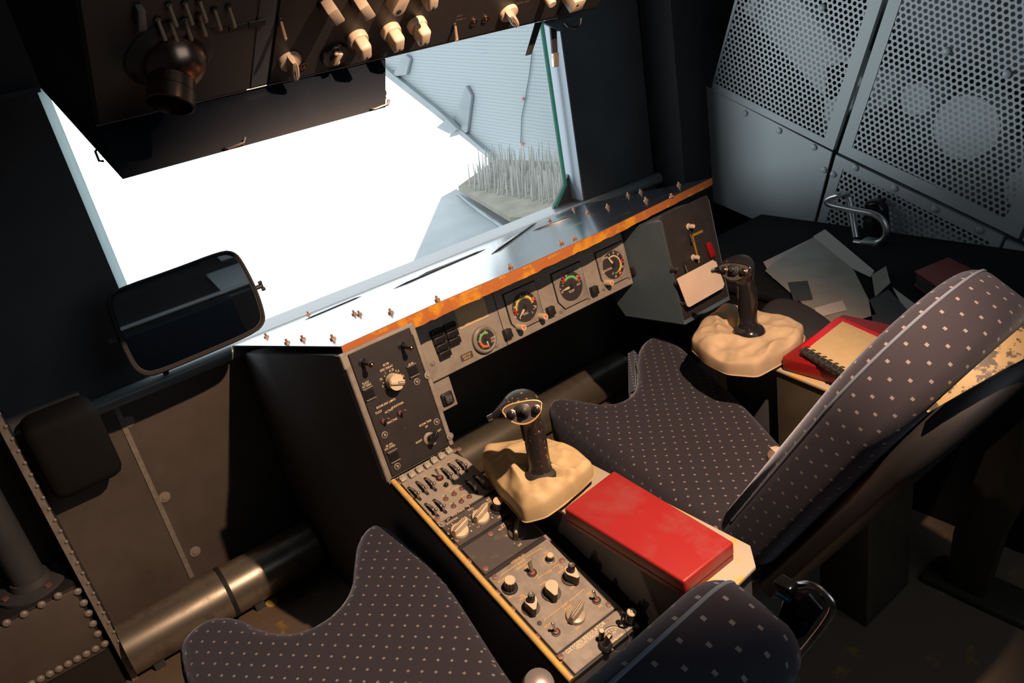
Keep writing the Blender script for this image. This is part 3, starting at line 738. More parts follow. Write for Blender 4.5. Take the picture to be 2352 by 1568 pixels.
# stiffening ribs pressed in the sheet (raised beads) and bolts
b = MB()
for x0, y0, x1, y1, w in [(905, 663, 1115, 572, .006), (962, 635, 1112, 574, .006), (1130, 583, 1232, 512, .012), (1225, 530, 1318, 498, .006), (700, 735, 830, 680, .004), (640, 748, 760, 700, .003)]:
    p, q = GS.M @ V3((*GS.uv(x0, y0), .0)), GS.M @ V3((*GS.uv(x1, y1), .0))
    d = (q-p); b.tube([p, p+d*.12+gn*.001, p+d*.88+gn*.001, q], [w*.15, w*.6, w*.6, w*.15], 8)
obj('pressed_beads', b, m_shield, glare)
bm_ = MB(); bm_.lathe([(.0075, 0), (.0075, .0035), (.006, .005)], 6, 0); bm_.lathe([(.0032, .005), (.003, .012)], 8, 0)
boltm = mesh('bolt', bm_, mat('rusty_bolt', (.40, .25, .17), .4, .5), None)
for x, y in [(612, 774), (660, 788), (696, 780), (765, 779), (814, 722), (826, 723), (898, 719), (1005, 690), (1173, 615), (1290, 560), (1320, 549), (1262, 508), (1318, 482), (1350, 490), (1396, 476), (1443, 449), (1472, 442), (1484, 461), (1543, 453), (1560, 426), (708, 723)]:
    put('bolt', boltm, GS.px(x, y), glare)

# ================================================================== left upright panel
la = R(10)
UP = Fr((.517, 1.357, zz(-.923)), (1, 0, 0), (0, math.sin(la), math.cos(la)))
upr = thing('upright_panel', (.6, 1.38, zz(-.92)), 'black upright switch panel lettered RCVR DISC DELAY, left of the gauges', 'panel')
uw = .160; ut = .292
b = MB(); b.box((-.012, -.004, -.02), (uw+.008, ut, -.003), 0, .002, 1, UP.M); obj('mounting_frame', b, m_tan2, upr, UP.M)
b = MB(); pl = UP.poly([(797, 850), (895, 1092), (1030, 1022), (952, 800)])
x0, x1 = .004, uw-.006
b.box((x0, .001, -.004), (x1, ut-.004, .001), 0, .0015, 1, UP.M); face_u = obj('faceplate', b, m_blackp, upr, UP.M)
b = MB(); b.tube([UP.M @ V3((-.006, -.004, -.001)), UP.M @ V3((-.006, ut-.03, -.001))], .0055, 10); obj('edge_tube', b, m_tan2, upr)
b = MB(); b.box((uw-.005, .0, -.004), (uw+.005, ut-.02, .002), 0, .0015, 1, UP.M); obj('hinge_strip', b, m_tan2, upr, UP.M)
L = MB(); ls = .0068
for t, x, y, s in [('RCVR', 886, 836, 1), ('DISC DELAY', 887, 845, 1), ('1', 884, 856, 1), ('1.25', 899, 849, 1), ('1.5', 913, 852, 1), ('1.75', 923, 864, 1), ('2', 922, 883, 1), ('.75', 874, 871, 1), ('.5', 878, 887, 1),
                   ('TLSCP', 839, 879, 1), ('AT DISC', 842, 885, 1), ('ALAS', 943, 835, 1), ('BOOM ENV LIMITS', 886, 927, 1), ('ELEVATION', 911, 925.5, 1), ('TLSCP', 869, 946, 1), ('ACTIVE', 892, 943, 1), ('INACTIVE', 900, 966, 1),
                   ('BOOM TRIM', 976, 971, 1), ('UP', 979, 979, 1), ('LEFT', 1008, 988, 1), ('RIGHT', 962, 1013, 1), ('DN', 997, 1018, 1), ('AR SIG', 893, 1021, 1), ('SYS OVRD', 895, 1027, 1)]:
    if t == 'ELEVATION': x, y = 911, 926
    if t == 'BOOM ENV LIMITS': x, y = 886, 926
    a, c = UP.uv(x, y)
    if t == 'ELEVATION': c -= .004
    L.text(t, UP.at(a, c), ls*s, 0, .0013)
a, c = UP.uv(902, 874)
for k in range(7):
    t = R(205-38*k); L.line(UP.at(a, c), (.0205*math.cos(t), .0205*math.sin(t)), (.024*math.cos(t), .024*math.sin(t)), .0011, .0014)
inscribe(face_u, L, m_let)
for x, y in [(847, 903), (947, 850), (903, 1046)]: put('square_button', SQB(), UP.px(x, y), upr)
put('selector_knob', kmesh('selector_knob', k_rcvr, [m_cream, m_black, m_black]), UP.px(900, 874, 0, R(-112)), upr)
for x, y, rz in [(880, 966, -.6), (918, 947, -.6)]: put('toggle_switch', TOGGLE(), UP.px(x, y, 0, rz), upr)
def k_stub(b):
    b.lathe([(.0095, 0), (.0095, .002), (.006, .003)], 16, 0); b.cyl((0, 0, .002), (.004, -.003, .034), .004, .0048, 12, 0); b.ball((.0041, -.0032, .0345), .0066, 12, 1)
for x, y in [(832, 832), (922, 794)]: put('press_lamp', kmesh('press_lamp', k_stub, [m_gblack, m_bronze]), UP.px(x, y), upr)
def k_trim(b):
    b.lathe([(.014, 0), (.014, .003), (.010, .005)], 20, 1); b.cyl((0, 0, .002), (0, .006, .018), .008, .009, 14, 0); b.box((-.006, -.006, .014), (.006, .02, .026), 0, .004, 3)
put('trim_knob', kmesh('trim_knob', k_trim, [m_gblack, m_tan2]), UP.px(985, 1006, 0, R(-50)), upr)
for x, y in [(957, 876), (883, 998), (912, 1070), (1002, 968)]: put('panel_screw', DZUS(), UP.px(x, y), upr)
for x, y in [(981, 861), (1032, 1001)]: put('hinge_screw', kmesh('hinge_screw', lambda b: k_dzus(b, .0085), m_tan), UP.px(x, y, 0, 0, .002), upr)
put('pilot_hole', kmesh('pilot_hole', lambda b: b.lathe([(.003, 0), (.002, .0012)], 10), m_steel), UP.px(929, 983), upr)

# cabinet that carries the upright panel and the sloping pedestal
ped = thing('control_pedestal', (.6, 1.05, 0), 'sloping control pedestal of switch panels between the two seats', 'console')
ca = R(16.7)
CO = Fr((.529, 1.045, zz(-1.017)), (1, 0, 0), (0, math.cos(ca), math.sin(ca)))
CW = .148
vlo, vhi = -.25, .323
def yz(u, v, h): return CO.M @ V3((u, v, h))
# body: side profile in y-z, pushed along x
Mx = Matrix(((0, 0, 1, 0), (1, 0, 0, 0), (0, 1, 0, 0), (0, 0, 0, 1)))
pr = [yz(0, vlo, -.02), yz(0, vhi, -.02)]
body = [(pr[0].y, pr[0].z), (pr[1].y, pr[1].z), (1.376, zz(-.925)), (1.43, zz(-.650)), (1.47, zz(-.655)), (2.235, zz(-.870)), (2.235, .0), (pr[0].y, 0.0)]
b = MB(); b.prism(body, .513, .672, 0, .0, 1, Mx); obj('cabinet', b, m_dark2, ped)
# deck under the panels
b = MB(); b.box((-.012, vlo, -.02), (CW+.002, vhi, -.0055), 0, .001, 1, CO.M); obj('deck', b, m_black, ped, CO.M)
b = MB(); b.tube([yz(-.0115, vlo, -.003), yz(-.0115, vhi-.004, -.003)], .0065, 12); obj('side_rail', b, m_rail, ped)
b = MB(); b.tube([yz(CW+.003, vlo, -.006), yz(CW+.003, .21, -.006)], .004, 8); obj('side_rail', b, m_tan2, ped)
rs = kmesh('rail_screw', lambda b: k_screw(b, .006), m_rredscrew)
for v in [.26, .19, .10, .055, -.035, -.08, -.15, -.21]: put('rail_screw', rs, CO.at(-.0035, v, -.006), ped)
for x, y in [(1268, 1240), (1355, 1325)]: put('rail_screw', rs, CO.at(CW+.0005, CO.uv(x, y)[1], -.003), ped)
def panel(name, v0, v1, m, u0=0, u1=CW, cut=0):
    b = MB()
    if cut: P = [(u0, v0), (u1, v0), (u1, v1-cut), (u1-.018, v1), (u0, v1)]
    else: P = [(u0, v0), (u1, v0), (u1, v1), (u0, v1)]
    b.prism(P, -.006, 0, 0, .0012, 1, CO.M); return obj(name, b, m, ped, CO.M)
vv = lambda x, y: CO.uv(x, y)[1]
def lets(par, items, s, m, extra=None):
    L = MB()
    for t, x, y in items: L.text(t, CO.px(x, y), s, 0, .0004)
    if extra: extra(L)
    inscribe(par, L, m)
# 1 switch panel
P1 = panel('switch_panel', vv(1003, 1203), vhi-.003, m_tan, -.002, CW+.002, .05)
for x, y in [(926, 1100), (947, 1090), (964, 1079), (983, 1069), (998, 1058), (1015, 1048), (1032, 1036)]: put('lamp_cap', CAP(), CO.px(x, y, .004), P1)
for tx, ty, sx, sy in [(968, 1136, 940, 1121), (985, 1123, 958, 1108), (1004, 1115, 977, 1099), (1043, 1093, 1015, 1077), (1059, 1081, 1032, 1067), (1077, 1073, 1049, 1057), (1099, 1121, 1072, 1106), (1117, 1110, 1090, 1095), (1007, 1173, 980, 1160), (1027, 1166, 998, 1149)]:
    a = CO.uv(sx, sy); t_ = CO.uv(tx-4, ty+10); mid = ((a[0]+t_[0])/2, (a[1]+t_[1])/2)
    put('slot_switch', GUARD(), CO.at(mid[0], mid[1], 0, math.atan2(t_[1]-a[1], t_[0]-a[0])+PI/2), P1)
put('toggle_switch', TOGGLE(), CO.px(1010, 1098, 0, .5), P1)
put('black_button', kmesh('black_button', lambda b: b.ball((0, 0, .003), .0055, 12), m_gblack), CO.px(1025, 1115), P1)
for x, y in [(1024, 1146), (1043, 1135), (1061, 1122), (1042, 1163), (1060, 1152), (1078, 1141)]: put('mini_switch', MINI(), CO.px(x, y), P1)
for x, y in [(1054, 1032), (917, 1108), (1004, 1192), (1122, 1121), (1043, 1035)]: put('screw', SCREW(), CO.px(x, y), P1)
lets(P1, [('2-TACAN-1', 1042, 1123), ('PILOT', 1029, 1122), ('1-ADF-2', 1062, 1139), ('IFF', 1019, 1139), ('HF', 1036, 1156), ('RAD 2', 1012, 1107), ('VHF 1', 1009, 1073), ('VHF 2', 1033, 1059), ('UHF', 975, 1094), ('CABIN PA', 1077, 1097)], .0058, m_leto)
# 2 stick force panel
P2 = panel('stick_force_panel', vv(1053, 1254), vv(1007, 1208), m_slate)
put('pointer_knob', POINTER(), CO.px(1056, 1220, 0, R(-74)), P2); put('pointer_knob', POINTER(), CO.px(1104, 1188, 0, R(-70)), P2)
put('fluted_knob', FLUTED(), CO.px(1144, 1168), P2); put('panel_screw', DZUS(), CO.px(1015, 1204), P2)
def e2(L):
    for x, y in [(1056, 1220), (1104, 1188)]:
        M = CO.px(x, y)
        for k in range(9):
            t = R(225-33*k); L.line(M, (.0215*math.cos(t), .0215*math.sin(t)), (.025*math.cos(t), .025*math.sin(t)), .0009, .0005)
    for p, q in [((1028, 1193), (1033, 1190)), ((1028, 1193), (1029, 1197)), ((1071, 1164), (1077, 1161)), ((1077, 1161), (1078, 1165))]:
        L.line(CO.M, CO.uv(*p), CO.uv(*q), .001, .0005)
lets(P2, [('STICK FORCE', 1052, 1177), ('ELEVATION', 1038, 1196), ('ROLL', 1081, 1169), ('5', 1038, 1203), ('3', 1029, 1225), ('1', 1047, 1242), ('9', 1083, 1219), ('3', 1077, 1193), ('1', 1096, 1211), ('9', 1131, 1189), ('5', 1088, 1174), ('BOOM', 1124, 1145), ('NOZZLE', 1124, 1152), ('OFF', 1147, 1187)], .0064, m_let, e2)
# 3 receiver flood panel
P3 = panel('flood_light_panel', vv(1110, 1321), vv(1054, 1263), m_slate)
put('pointer_knob', kmesh('dark_pointer_knob', k_pointer, [mat('smoky_plastic', (.10, .085, .07), .15), m_cream, m_cream]), CO.px(1188, 1225, 0, R(-48)), P3)
for x, y in [(1126, 1226), (1115, 1306)]: put('screw', SCREW(), CO.px(x, y), P3)
lets(P3, [('EXT LT', 1158, 1203), ('RCVR FLOOD', 1160, 1208), ('5', 1171, 1211), ('3', 1163, 1230), ('1', 1181, 1248), ('OFF', 1194, 1251)], .0064, m_let)
# 4 interior lights panel
P4 = panel('interior_light_panel', vv(1282, 1498), vv(1122, 1327), m_tan2)
put('test_button', kmesh('test_button', lambda b: (b.lathe([(.0095, 0), (.0095, .001), (.0075, .002)], 20, 1), b.lathe([(.0068, .0015), (.0068, .014)], 20, 0), b.lathe([(.0068, .014), (.006, .0155)], 20, 2)), [m_black, m_slate, m_cream]), CO.px(1263, 1285), P4)
put('paddle_switch', FLAT(), CO.px(1222, 1316), P4)
put('fluted_knob', FLUTED(), CO.px(1171, 1350), P4)
put('teardrop_knob', TEAR(), CO.px(1266, 1362, 0, R(-20)), P4)
put('dual_knob', DUAL(), CO.px(1310, 1328, 0, R(2)), P4); put('dual_knob', DUAL(), CO.px(1219, 1396, 0, R(-20)), P4)
put('pointer_knob', kmesh('worn_pointer_knob', k_pointer, [mat('worn_grey_knob', (.33, .28, .20), .35), m_black, m_cream]), CO.px(1322, 1415, 0, R(-72)), P4)
put('toggle_switch', TOGGLE(), CO.px(1370, 1379, 0, .35), P4); put('toggle_switch', TOGGLE(), CO.px(1277, 1452, 0, .35), P4)
put('empty_hole', kmesh('empty_hole', lambda b: (b.lathe([(.0045, 0), (.0045, .0005)], 14, 0), b.lathe([(.002, .0005), (.001, .0012)], 8, 1)), [m_black, m_steel]), CO.px(1239, 1431), P4)
for x, y in [(1137, 1325), (1291, 1287), (1398, 1388)]: put('screw', SCREW(), CO.px(x, y), P4)
def e4(L):
    for pts in [[(1209, 1279), (1243, 1259), (1246, 1262)], [(1150, 1325), (1151, 1321), (1185, 1298)], [(1237, 1330), (1236, 1327), (1249, 1319)], [(1269, 1305), (1283, 1296), (1285, 1300)], [(1307, 1381), (1341, 1353), (1344, 1357)], [(1252, 1427), (1250, 1423), (1286, 1397)]]:
        for p, q in zip(pts, pts[1:]): L.line(CO.M, CO.uv(*p), CO.uv(*q), .0009, .0005)
    M = CO.px(1263, 1285); L.arc(M, .0125, .0132, 0, 2*PI, .0005, 0, 32)
lets(P4, [('INTERIOR LTS', 1189, 1283), ('ANNUN', 1197, 1290), ('WARN & CAUT', 1203, 1297), ('BRT', 1210, 1302), ('DIM', 1230, 1323), ('TEST', 1254, 1269), ('BOOM SIG', 1156, 1330), ('MIN', 1174, 1370), ('FLOOD', 1259, 1313), ('CSL', 1289, 1302), ('INSTR PNL', 1293, 1309), ('OVHD', 1247, 1340), ('OFF', 1269, 1385), ('OFF', 1314, 1350), ('PNL', 1199, 1367), ('INSTR', 1200, 1374), ('COMPT', 1297, 1389), ('FLUOR', 1304, 1395), ('OFF', 1327, 1442), ('STBY', 1352, 1363), ('ON', 1378, 1392), ('INCAND', 1260, 1434)], .0064, m_leto, e4)
# 5 oxygen panel
P5 = panel('oxygen_panel', vlo+.004, vv(1285, 1502), m_tan2)
def e5(L):
    M = CO.px(1414, 1466); L.arc(M, .0215, .0226, R(20), R(215), .0005, 0, 40); L.line(M, (-.014, -.001), (0, -.001), .0013, .0006)
    for k in range(8):
        t = R(200-22*k); L.text('24'[k % 2]+'0' if k else '0', M @ Matrix.Translation((.0175*math.cos(t), .0175*math.sin(t), 0)) @ Matrix.Rotation(t-PI/2, 4, 'Z'), .0042, 0, .0005)
L5 = MB()
for t, x, y, s in [('OXYGEN REGULATOR', 1345, 1463, .0112), ('PRESSURE DEMAND', 1350, 1470.5, .0072), ('PSI', 1411, 1452, .006), ('OXYGEN', 1422, 1462, .006)]: L5.text(t, CO.px(x, y), s, 0, .0004)
e5(L5); inscribe(P5, L5, m_let)
b = MB(); M = CO.px(1414, 1466); b.arc(M, .0245, .0255, 0, 2*PI, .0006, 0, 40); obj('dial_rim', b, m_black, P5, CO.M)
put('black_lever', kmesh('black_lever', lambda b: (b.lathe([(.007, 0), (.007, .003)], 14, 0), b.cyl((0, 0, .002), (.002, .004, .026), .005, .0055, 14, 0), b.lathe([(.0048, 0), (.0045, .001)], 14, 1, Matrix.Translation((.002, .004, .026)))), [m_gblack, m_cream]), CO.px(1381, 1472), P5)
put('yellow_tip_lever', kmesh('yellow_tip_lever', lambda b: (b.lathe([(.013, 0), (.013, .003), (.01, .006)], 18, 0), b.cyl((0, 0, .004), (.006, .002, .018), .006, .005, 10, 0), b.box((.003, -.003, .014), (.014, .006, .022), 1, .002, 2)), [m_gblack, m_rail]), CO.px(1390, 1483), P5)
b = MB(); a, c = CO.uv(1349, 1503); b.prism([(a-.006+.0062*math.cos(t), c+.0062*math.sin(t)) for t in [PI/2+PI*i/8 for i in range(9)]]+[(a+.006+.0062*math.cos(t), c+.0062*math.sin(t)) for t in [-PI/2+PI*i/8 for i in range(9)]], -.001, .0004, 0, 0, 1, CO.M); obj('flow_window', b, m_tan, P5, CO.M)
def k_valve(b):
    b.lathe([(.010, 0), (.010, .006), (.0085, .008), (.0085, .03), (.0095, .031), (.009, .034)], 18, 0); b.lathe([(.0088, .034), (.007, .036)], 18, 1); b.ball((.0, .0, .036), .003, 8, 1)
    b.tube([V3((-.007, .004, .03)), V3((-.016, .008, .036)), V3((-.02, .004, .02)), V3((-.016, -.002, .008)), V3((-.012, -.004, .002))], .0022, 8, 0); b.ball((-.013, .010, .03), .006, 10, 0)
put('hose_valve', kmesh('hose_valve', k_valve, [m_gblack, m_cream]), CO.at(CW-.004, vv(1437, 1436), -.002), P5)
put('screw', SCREW(), CO.px(1288, 1508), P5)

# ================================================================== gauge strip
ST = Fr((.7, 1.55, zz(-.83)), (1, 0, 0), (0, math.sin(la), math.cos(la)))
strip = thing('instrument_strip', (1.1, 1.5, zz(-.84)), 'long grey gauge panel hanging under the orange-edged shelf', 'panel')
b = MB(); sp = ST.poly([(996, 880), (1440, 657), (1522, 618)]); bot = sum(p[1] for p in sp[:2])/2
sx0, sx1 = ST.uv(960, 790)[0], min(ST.uv(1526, 540)[0], 1.464-.7)
stop = (zz(-.622)-.2586*(1.575-1.41)-.012-ST.o.z)/math.cos(la)
b.box((sx0, bot, -.012), (sx1, stop, 0), 0, .002, 1, ST.M); obj('faceplate', b, m_tan, strip, ST.M)
b = MB(); b.box((sx0, bot-.001, -.06), (sx1, bot+.004, -.004), 0, .001, 1, ST.M); obj('lower_lip', b, m_alu, strip, ST.M)
b = MB(); sw = ST.poly([(1000, 886), (1043, 869), (1056, 934), (1014, 950)]); 
xs = sorted(p[0] for p in sw); ys = sorted(p[1] for p in sw)
b.box((xs[0]+.003, ys[0]+.004, -.016), (xs[3]-.006, bot+.002, -.012), 0, .001, 1, ST.M); obj('switch_plate', b, m_tan, strip, ST.M)
def k_rocker(b):
    b.box((-.0165, -.0165, 0), (.0165, .0165, .008), 0, .004, 3); b.box((-.0115, -.0125, .008), (.0115, .0125, .014), 1, .003, 3); b.text('LT CTR', Matrix.Translation((0, .002, .0143)), .006, 2)
put('rocker_button', kmesh('rocker_button', k_rocker, [m_black, m_dark2, m_tan2]), ST.at(*ST.uv(1026, 914, -.012), -.012), strip)
def gauge(cx, cy, r, lab, arcs=(), numbers=(), reds=(), needle=None, words=(), ticks=(), plate=True, h=.004, ring=False):
    M = ST.px(cx, cy); g = None
    if plate:
        b = MB(); k = r+.012; c = r*.62
        b.prism([(-k, -k+c), (-k+c*.6, -k), (k, -k), (k, k), (-k, k)], 0, .0045, 0, .001, 1, M); g = obj('gauge', b, m_tan2, strip, M)
        b = MB(); b.prism([(-k-.003, -k+c), (-k+c*.6, -k-.003), (k+.003, -k-.003), (k+.003, k+.003), (-k-.003, k+.003)], -.001, .0008, 0, 0, 1, M); obj('plate_groove', b, m_black, g, M)  # black sheet draws the groove line around the gauge plate
        h = .0045
    else:
        b = MB(); b.lathe([(r+.009, 0), (r+.009, .010), (r+.005, .013), (r+.001, .011)], 40, 0, M); g = obj('gauge', b, m_tan2 if ring else m_dark2, strip, M); h = .0114
    b = MB(); MD = M @ Matrix.Translation((0, 0, h)); mats = [m_dial, m_let, m_green, m_yel, m_redm, m_orm]
    b.lathe([(r, 0), (r, .0008)], 48, 0, MD)
    c = (cx, cy)
    A = lambda p: ST.ang(c, p, h); rad = lambda p: (V3(ST.uv(*p, h)).xy-V3(ST.uv(*c, h)).xy).length if False else math.dist(ST.uv(*p, h), ST.uv(*c, h))
    for p, q, m_, w in arcs:            # clockwise from p to q
        a0, a1 = A(p), A(q)
        if a1 > a0: a1 -= 2*PI
        b.arc(MD, r*.62, r*(.62+w), a0, a1, .0012, m_, 30)
        n = max(2, int((a0-a1)/.16))
        for i in range(n+1):
            t = a0+(a1-a0)*i/n; b.line(MD, (r*.62*math.cos(t), r*.62*math.sin(t)), (r*(.55)*math.cos(t), r*.55*math.sin(t)), .0009, .0013, 1)
    for t, p in numbers:
        a = A(p); b.text(t, MD @ Matrix.Translation((r*.84*math.cos(a), r*.84*math.sin(a), 0)), r*.22, 1, .0013)
    for p in ticks:
        a = A(p); b.line(MD, (r*.68*math.cos(a), r*.68*math.sin(a)), (r*.8*math.cos(a), r*.8*math.sin(a)), .0013, .0013, 1)
    for p in reds:
        a = A(p)
        for s in (-.16, .16): b.line(MD, (r*.66*math.cos(a), r*.66*math.sin(a)), (r*1.0*math.cos(a+s), r*1.0*math.sin(a+s)), .0026, .0016, 4)
    for t, p, s in words:
        q = ST.uv(*p, h); o = ST.uv(*c, h); b.text(t, MD @ Matrix.Translation((q[0]-o[0], q[1]-o[1], 0)), s, 1, .0013)
    obj('dial', b, mats, g, MD)
    if needle:
        a = A(needle); b = MB(); d = V3((math.cos(a), math.sin(a))); n2 = V3((-d.y, d.x))
        d, n2 = V3((math.cos(a), math.sin(a))).to_2d() if False else (math.cos(a), math.sin(a)), (-math.sin(a), math.cos(a))
        P = [(.18, .05), (.3, .085), (.86, .02), (.86, -.02), (.3, -.085), (.18, -.05)]
        b.prism([(r*(s*d[0]+w*n2[0]), r*(s*d[1]+w*n2[1])) for s, w in P], .0024, .0034, 0, 0, 1, MD); obj('needle', b, m_cream, g, MD)
        b = MB(); b.lathe([(r*.16, .0015), (r*.15, .0028)], 18, 0, MD); obj('hub', b, m_black, g, MD)
    return g
gauge(1203, 704, .040, 'roll', [((1179, 715), (1221, 694), 3, .14), ((1179, 715), (1181, 700), 2, .06)], [('20', (1176, 706)), ('10', (1177, 688)), ('0', (1190.5, 675)), ('10', (1206, 672)), ('20', (1222, 684)), ('30', (1228, 704))],
      [(1178, 718), (1222, 686)], (1190.5, 728.6), [('ROLL', (1205, 719), .0085), ('L', (1220, 716), .009), ('30', (1181, 728), .0085), ('R', (1192, 730), .008)], [(1221, 702), (1222, 709), (1184, 724)])
gauge(1309, 657, .040, 'telescope', [((1289, 640), (1323, 641), 2, .12)], [('10', (1294, 628)), ('30', (1323, 633))], [(1285, 638), (1327, 639)], (1290, 667), [('TLSCP', (1310, 668), .0088), ('OUT', (1326, 652), .008), ('0', (1284, 664), .008), ('IN', (1288, 671), .008)], [(1286, 648), (1285, 656), (1325, 646)])
gauge(1406.6, 608, .040, 'elevation', [((1391, 586), (1421, 600), 1, .06), ((1421, 601), (1418, 622), 3, .13), ((1420, 618), (1411, 630), 2, .05)], [('0', (1394, 580)), ('10', (1405, 577)), ('20', (1416, 583)), ('30', (1427, 612)), ('40', (1423, 628)), ('50', (1412, 636))],
      [(1426, 598), (1422, 627)], (1390, 589), [('STOW', (1386, 593), .008), ('ELEVATION', (1391, 620), .0084), ('UP', (1405, 628), .007)])
gauge(1110, 778.5, .026, 'independent disconnect', [((1095, 782), (1115, 758), 2, .16), ((1117, 796), (1095, 783), 5, .16)], [('20', (1107, 753.6)), ('15', (1092.5, 763.5)), ('10', (1090, 784.5)), ('5', (1102.5, 799.5)), ('0', (1119, 799))], [], (1116, 793), [('INDP', (1126, 774), .0075), ('DISC', (1127, 781), .0075)], plate=False, ring=True)
gauge(1488.5, 591, .026, 'small', [], [('4', (1494, 575)), ('30', (1498, 588)), ('20', (1495, 601)), ('0', (1480, 604))], [], (1478, 596), [], plate=False)
# dark octagonal gauge half under the shelf
M = ST.px(1473, 535); b = MB(); k = .034; b.prism([(-k, -k*.5), (-k*.45, -k), (k*.45, -k), (k, -k*.5), (k, k*.3), (-k, k*.3)], 0, .008, 0, .002, 1, M); g = obj('gauge', b, m_black, strip, M)
b = MB(); b.lathe([(.027, .008), (.027, .009)], 32, 0, M); b.text('ALT', M @ Matrix.Translation((-.004, -.010, 0)), .008, 1, .0093); b.text('1000 FT', M @ Matrix.Translation((0, -.018, 0)), .006, 1, .0093); obj('dial', b, [m_dial, m_tan2], g, M)
put('dim_knob', kmesh('dim_knob', lambda b: k_round(b, .006, .02), m_cream2), ST.px(1493, 542), strip)
def k_tri(b):
    b.lathe([(.0085, 0), (.0085, .003), (.0085, .028), (.0078, .0295)], 22, 0); 
    b.face([V3((-.0052, .0038, .0298)), V3((0, -.0058, .0298)), V3((.0052, .0038, .0298))][::-1], 1)
for x, y, rz in [(1202, 752, 0), (1252, 727, 0), (1404, 649, PI)]: put('triangle_knob', kmesh('triangle_knob', k_tri, [m_cream2, m_orm]), ST.px(x, y, .026, rz), strip)
grd = kmesh('lamp_guard', lambda b: b.box((-.011, -.012, 0), (.011, .012, .016), 0, .002, 2), m_black)
for x, y in [(1166, 766), (1265, 714), (1365, 667), (1458, 621)]: put('lamp_guard', grd, ST.px(x, y, .008), strip)
an = kmesh('annunciator', lambda b: (b.box((-.0165, -.0085, 0), (.0165, .0085, .014), 0, .002, 2), b.box((-.0135, -.006, .014), (.0135, .006, .0155), 1, .0006, 1)), [m_black, m_gblack])
a0, c0 = ST.uv(1025, 813, .014); a1, c1 = ST.uv(1044, 783, .014)
for i in range(4): put('annunciator', an, ST.at(a0-.001*i, c0+.0195*i), strip)
for i in range(3): put('annunciator', an, ST.at(a0+.036, c0+.0195*(i+1)), strip)
b = MB(); a, c = ST.uv(1056, 757); e, f_ = ST.uv(1123, 726); b.box((a, c, 0), (e, stop-.004, .0012), 0, .004, 2, ST.M); obj('placard', b, m_placard, strip, ST.M)
b = MB(); a, c = ST.uv(1072, 818); b.box((a-.018, c-.0085, 0), (a+.018, c+.0085, .0008), 0, 0, 1, ST.M); b.text('INDP DISC', ST.at(a, c+.0035), .0068, 1, .001); b.text('SENSOR', ST.at(a, c-.0035), .0068, 1, .001); obj('small_label', b, [m_slate, m_leto], strip, ST.M)
for x, y in [(993, 834), (1138, 792), (1174, 770), (1288, 713), (1352, 683), (1386, 662), (1445, 635), (1455, 567), (1512, 574), (1504, 607)]: put('panel_screw', DZUS(), ST.px(x, y), strip)
for x in (1146, ):
    b = MB(); a, c = ST.uv(1152, 745); b.box((a-.0008, bot, 0), (a+.0008, stop, .0012), 0, 0, 1, ST.M); obj('joint_line', b, m_black, strip, ST.M)

# ================================================================== right upright panel and its blue-grey cabinet
RP = Fr((1.478, 1.395, zz(-.80)), (1, 0, 0), (0, math.sin(la), math.cos(la)))
rst = thing('right_cabinet', (1.57, 1.5, zz(-.97)), 'blue-grey metal cabinet side with a black control face, right of the gauges', 'cabinet')
rl = RP.uv(1517, 520)[0]; rb = RP.uv(1582, 728)[1]
b = MB(); side = [atx(x, y, 1.47) for x, y in [(1520, 500), (1546, 610), (1618, 729), (1450, 735), (1418, 640), (1425, 560)]]
y0 = 1.36
b.prism([(1.415, zz(-.655)), (1.362, zz(-.955)), (1.60, zz(-.985)), (1.66, zz(-.92)), (1.70, zz(-.74))], 1.468, 1.665, 0, .003, 1, Mx); obj('cabinet_shell', b, m_blue, rst)
b = MB(); b.box((rl+.004, rb-.002, -.002), (rl+.196, rb+.30, .006), 0, .002, 1, RP.M); obj('faceplate', b, m_blackp, rst, RP.M)
b = MB(); p = RP.uv(1590, 541, .007); q = RP.uv(1606, 603, .007); w = RP.uv(1614, 530, .007)
b.line(RP.M, p, q, .007, .0072); b.line(RP.M, p, w, .007, .0072); obj('hazard_stripe', b, m_stripe, rst, RP.M)
b = MB(); a, c = RP.uv(1630, 573, .01); b.prism([(a-.012, c+.022), (a+.006, c+.022), (a+.018, c-.022), (a-.006, c-.024)], .007, .016, 0, .003, 2, RP.M); obj('red_guard', b, m_dred, rst, RP.M)
for x, y in [(1545, 617), (1553, 648), (1567, 696)]: put('chrome_stud', kmesh('chrome_stud', lambda b: (b.lathe([(.007, 0), (.007, .004), (.004, .01)], 14, 0), b.ball((0, 0, .014), .0055, 10, 0)), m_steel), RP.px(x, y, .006, 0, .006), rst)
for x, y in [(1583, 536), (1572, 608)]: put('toggle_switch', kmesh('black_toggle', lambda b: k_toggle(b, .9, .03, .0026), [m_black, m_black, m_steel]), RP.px(x, y, .006, 2.6, .006), rst)
for x, y in [(1592, 591), (1581, 520)]: put('dim_knob', kmesh('dim_knob', lambda b: k_round(b, .006, .02), m_cream2), RP.px(x, y, .006, 0, .006), rst)
card = [RP.uv(x, y, .03) for x, y in [(1555, 640), (1637, 597), (1645, 601), (1664, 652), (1661, 661), (1584, 705), (1579, 703)]]
b = MB(); b.prism(card, .028, .030, 0, 0, 1, RP.M)
b.box((card[0][0]+.02, card[0][1]-.07, .006), (card[0][0]+.12, card[0][1]-.02, .028), 1, 0, 1, RP.M)
tag(obj('blank_card', b, [m_card, m_dark2]), 'blank cream card with a clipped corner on the black right control face', 'card')

